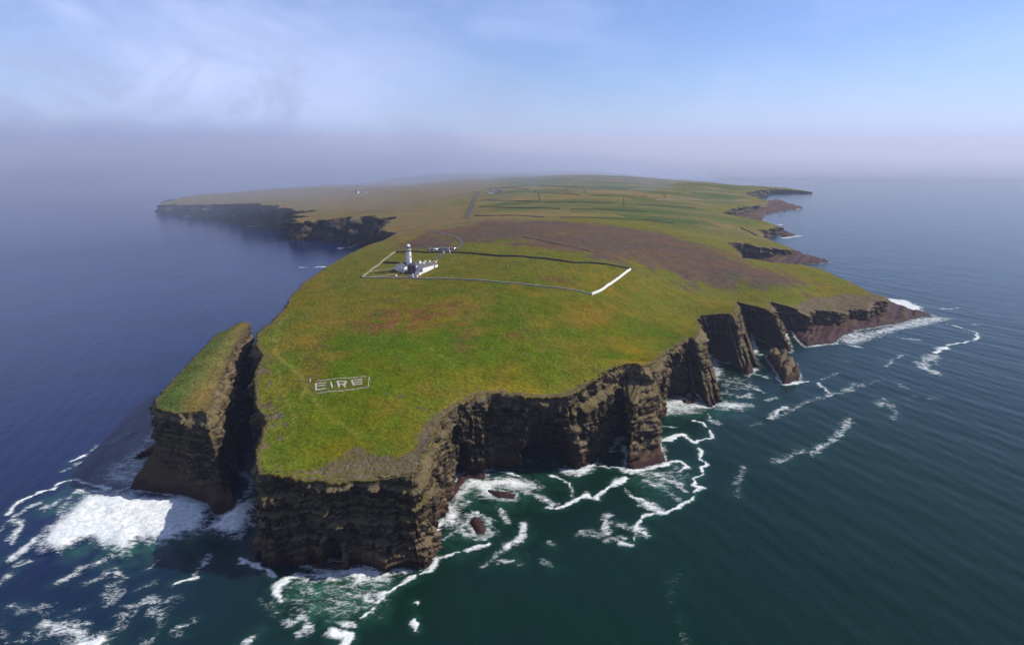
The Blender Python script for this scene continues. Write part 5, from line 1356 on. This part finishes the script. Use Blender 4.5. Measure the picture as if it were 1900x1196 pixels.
def stone_line(segs, width, name, seed, h=0.55):
    rg = random.Random(seed)
    mb = MB()
    for a_, b_ in segs:
        a_, b_ = np.array(a_), np.array(b_)
        ln_ = np.hypot(*(b_ - a_)); d_ = (b_ - a_) / ln_; n_ = np.array([-d_[1], d_[0]])
        k = max(2, int(ln_ / (width * 0.62)))
        for i in range(k + 1):
            for row in (-0.27, 0.27):
                c = a_ + d_ * (ln_ * i / k + rg.uniform(-0.12, 0.12)) + n_ * (row * width + rg.uniform(-0.08, 0.08))
                r0 = width * rg.uniform(0.26, 0.38)
                m = 7
                ring = [(c[0] + r0 * rg.uniform(0.8, 1.15) * math.cos(t_ * 2 * math.pi / m), c[1] + r0 * rg.uniform(0.8, 1.15) * math.sin(t_ * 2 * math.pi / m)) for t_ in range(m)]
                topr = [(c[0] + (x_ - c[0]) * 0.7, c[1] + (y_ - c[1]) * 0.7) for x_, y_ in ring]
                z0 = GM(*c) - sign.location.z
                mb.prism([(x_ - sg_c[0], y_ - sg_c[1]) for x_, y_ in ring], z0 - 0.7, z0 + h * rg.uniform(0.7, 1.1), [(x_ - sg_c[0], y_ - sg_c[1]) for x_, y_ in topr])
    return mb.build(name, M['letter'], sign)


for i, (segs, nm) in enumerate(zip(LETTERS, ('letter_e', 'letter_i', 'letter_r', 'letter_e'))):
    o = stone_line(segs, 0.82, nm, i, 0.35)
    o['label'] = 'stone letter %s' % nm[-1].upper()
for i, seg in enumerate(BORDER):
    stone_line([seg], 0.36, 'border_strip', 30 + i, 0.3)
po = empty('marker_post', at_px(*POST))
tag(po, 'small white post standing at the left end of the EIRE stones', 'post')
MB().box(-0.22, 0.22, -0.22, 0.22, -0.3, 1.7).build('shaft', M['white'], po)
MB().box(-0.45, 0.45, -0.06, 0.06, 1.2, 1.75).build('plate', M['white'], po)

# ------------------------------------------------------------------ boulders along the cliff edges
BSPOT = []
brng = random.Random(11)
RUNS = ((-52, 205.5, -37, 205, 12, 0.5, 1.1, 'on the bare rim of the front cliff'), (-38, 208, -36.5, 228, 7, 0.4, 0.8, 'on the stony shoulder right of the front cliff'), (-98, 209.5, -85, 208.5, 5, 0.4, 0.7, 'on the left corner of the front cliff'),
        (35, 289, 62, 314, 9, 0.5, 0.9, 'above the grassy terrace of the right cliffs'), (92, 345, 116, 384, 7, 0.5, 0.9, 'on the rim above the small foamy cove'))
for (x0, y0, x1, y1, n_, s0, s1, where) in RUNS:
    for i in range(n_):
        k = (i + brng.uniform(0.1, 0.9)) / n_
        BSPOT.append((x0 + (x1 - x0) * k + brng.uniform(-1, 1), y0 + (y1 - y0) * k + brng.uniform(-0.6, 1.2), brng.uniform(s0, s1), where))
bmeshes = []
for i in range(4):
    bm = bmesh.new()
    bmesh.ops.create_icosphere(bm, subdivisions=2, radius=1)
    rg = random.Random(i)
    off = [rg.uniform(0, 50) for _ in range(3)]
    for v in bm.verts:
        k = 0.7 + 0.6 * float(vnoise(np.array([v.co.x * 1.3 + off[0]]), np.array([v.co.y * 1.3 + off[1]]), np.array([v.co.z * 1.3 + off[2]]))[0])
        v.co = Vector((v.co.x * k * 1.15, v.co.y * k * 0.85, v.co.z * k * 0.75))
    me = bpy.data.meshes.new('boulder'); bm.to_mesh(me); bm.free()
    me.materials.append(M['rock'])
    bmeshes.append(me)
for i, (x_, y_, s_, where) in enumerate(BSPOT):
    o = bpy.data.objects.new('boulder', bmeshes[i % 4]); COL.objects.link(o)
    o.location = (x_, y_, G(x_, y_) + s_ * 0.25); o.scale = (s_, s_, s_); o.rotation_euler = (brng.uniform(-.3, .3), brng.uniform(-.3, .3), brng.uniform(0, 6.3))
    tag(o, 'weathered brown boulder ' + where, 'boulder', 'boulders ' + where)

# ------------------------------------------------------------------ far farmhouses
FARM = [(-44, 1285, 12, 'white farmhouse beside the end of the straight lane', 0.3), (-28, 1300, 9, 'low dark-roofed barn right of the white farmhouse by the lane', 0.2), (48, 1664, 14, 'small white farmhouse alone on the skyline of the green hill', 0.1),
        (-414, 1606, 14, 'white farmhouse dimly seen in the mist on the left moor', -0.2), (-386, 1600, 10, 'second white house in the mist on the left moor', 0.4)]
for x_, y_, ln_, lb, rz in FARM:
    r = empty('farmhouse', (x_, y_, G(x_, y_) - 0.5), rz)
    tag(r, lb, 'farmhouse', 'far farm buildings')
    wdt = ln_ * 0.5
    dark = 'dark-roofed' in lb
    MB().box(-wdt / 2, wdt / 2, -ln_ / 2, ln_ / 2, 0, 4.2).gable_end(-wdt / 2, wdt / 2, -ln_ / 2, 4.2, 6.8, 0.3).gable_end(-wdt / 2, wdt / 2, ln_ / 2 - 0.3, 4.2, 6.8, 0.3).build('wall', M['grey'] if dark else M['white'], r)
    rf = MB().gable(-wdt / 2, wdt / 2, -ln_ / 2, ln_ / 2, 4.2, 6.8).build('roof', M['slate'], r)
    MB().box(-0.5, 0.5, -ln_ / 2 + 0.1, -ln_ / 2 + 1.1, 6.0, 8.2).build('chimney', M['white'], rf)
    r.rotation_euler = (0, 0, rz + math.pi / 2)
    for u in (-ln_ * 0.28, ln_ * 0.28):
        MB().box(-wdt / 2 - 0.06, -wdt / 2 + 0.05, u - 0.6, u + 0.6, 1.4, 2.8).build('window', M['glass'], r)
    MB().box(-wdt / 2 - 0.06, -wdt / 2 + 0.05, -0.55, 0.55, 0, 2.2).build('door', M['red'], r)


# ------------------------------------------------------------------ a bank of sea fog lying over the water and the far moor
def fog_air(name, color, density):
    m_, t_ = new_mat(name)
    pv_ = t_.n('ShaderNodeVolumePrincipled')
    pv_.inputs['Color'].default_value = (*color, 1)
    pv_.inputs['Density'].default_value = density
    pv_.inputs['Anisotropy'].default_value = 0.15
    t_.t.links.new(pv_.outputs[0], t_.n('ShaderNodeOutputMaterial').inputs['Volume'])
    return m_


def fog_bank(center, radii, zc, zr_, lump, seed, color, density, label, wedge=0.75, ragged=True):
    bm = bmesh.new()
    bmesh.ops.create_icosphere(bm, subdivisions=6, radius=1)
    co = np.array([v.co[:] for v in bm.verts])
    k = 0.70 + 0.60 * fbm(co[:, 0] * 2.2 + 5, co[:, 1] * 2.2 + 5, co[:, 2] * 1.2 + 5, oct=3, seed=seed)
    P_ = np.c_[center[0] + radii[0] * co[:, 0] * k, center[1] + radii[1] * co[:, 1] * k]
    puff = fbm(P_[:, 0] / lump, P_[:, 1] / lump, oct=5, seed=seed + 1) * 0.65 + fbm(P_[:, 0] / lump * 4, P_[:, 1] / lump * 4, oct=3, seed=seed + 2) * 0.35
    upz = np.clip(co[:, 2], 0, 1)
    z_ = zc + zr_ * np.where(co[:, 2] > 0, upz ** wedge * ((0.12 + 2.3 * puff ** 2.1) if ragged else (0.55 + 0.9 * puff)), co[:, 2] * 3)
    for v, p_, zv in zip(bm.verts, P_, z_):
        v.co = Vector((p_[0], p_[1], max(-2.6 - 0.01 * (seed - 100), zv)))
    me = bpy.data.meshes.new('fog_bank'); bm.to_mesh(me); bm.free()
    o = link('fog_bank', me, None, fog_air('fog_air', color, density))
    tag(o, label, kind='stuff')


FOGC = (0.57, 0.645, 0.87)
fog_bank((-2350, 3500), (2400, 1750), 60, 300, 330, 111, FOGC, 0.0007, 'low grey bank of sea fog over the far left water and moor')
fog_bank((0, 16300), (28000, 15000), -3, 380, 2600, 121, (0.78, 0.775, 0.89), 0.00022, 'distant band of sea fog along the whole horizon', 1.1, False)
fog_bank((-1350, 3300), (2450, 2450), 20, 150, 600, 131, FOGC, 0.00048, 'thin ground mist over the far plateau and bays')

# ------------------------------------------------------------------ sea haze: one even body of pale air over everything
HZ = MB().box(-30000, 30000, -300, 33000, -4.5, 700).build('haze', None)
tag(HZ, 'thin pale sea haze over the water and land', kind='stuff')
hm_ = fog_air('haze_air', (0.64, 0.745, 1.0), 0.00007)
HZ.data.materials.clear()
HZ.data.materials.append(hm_)
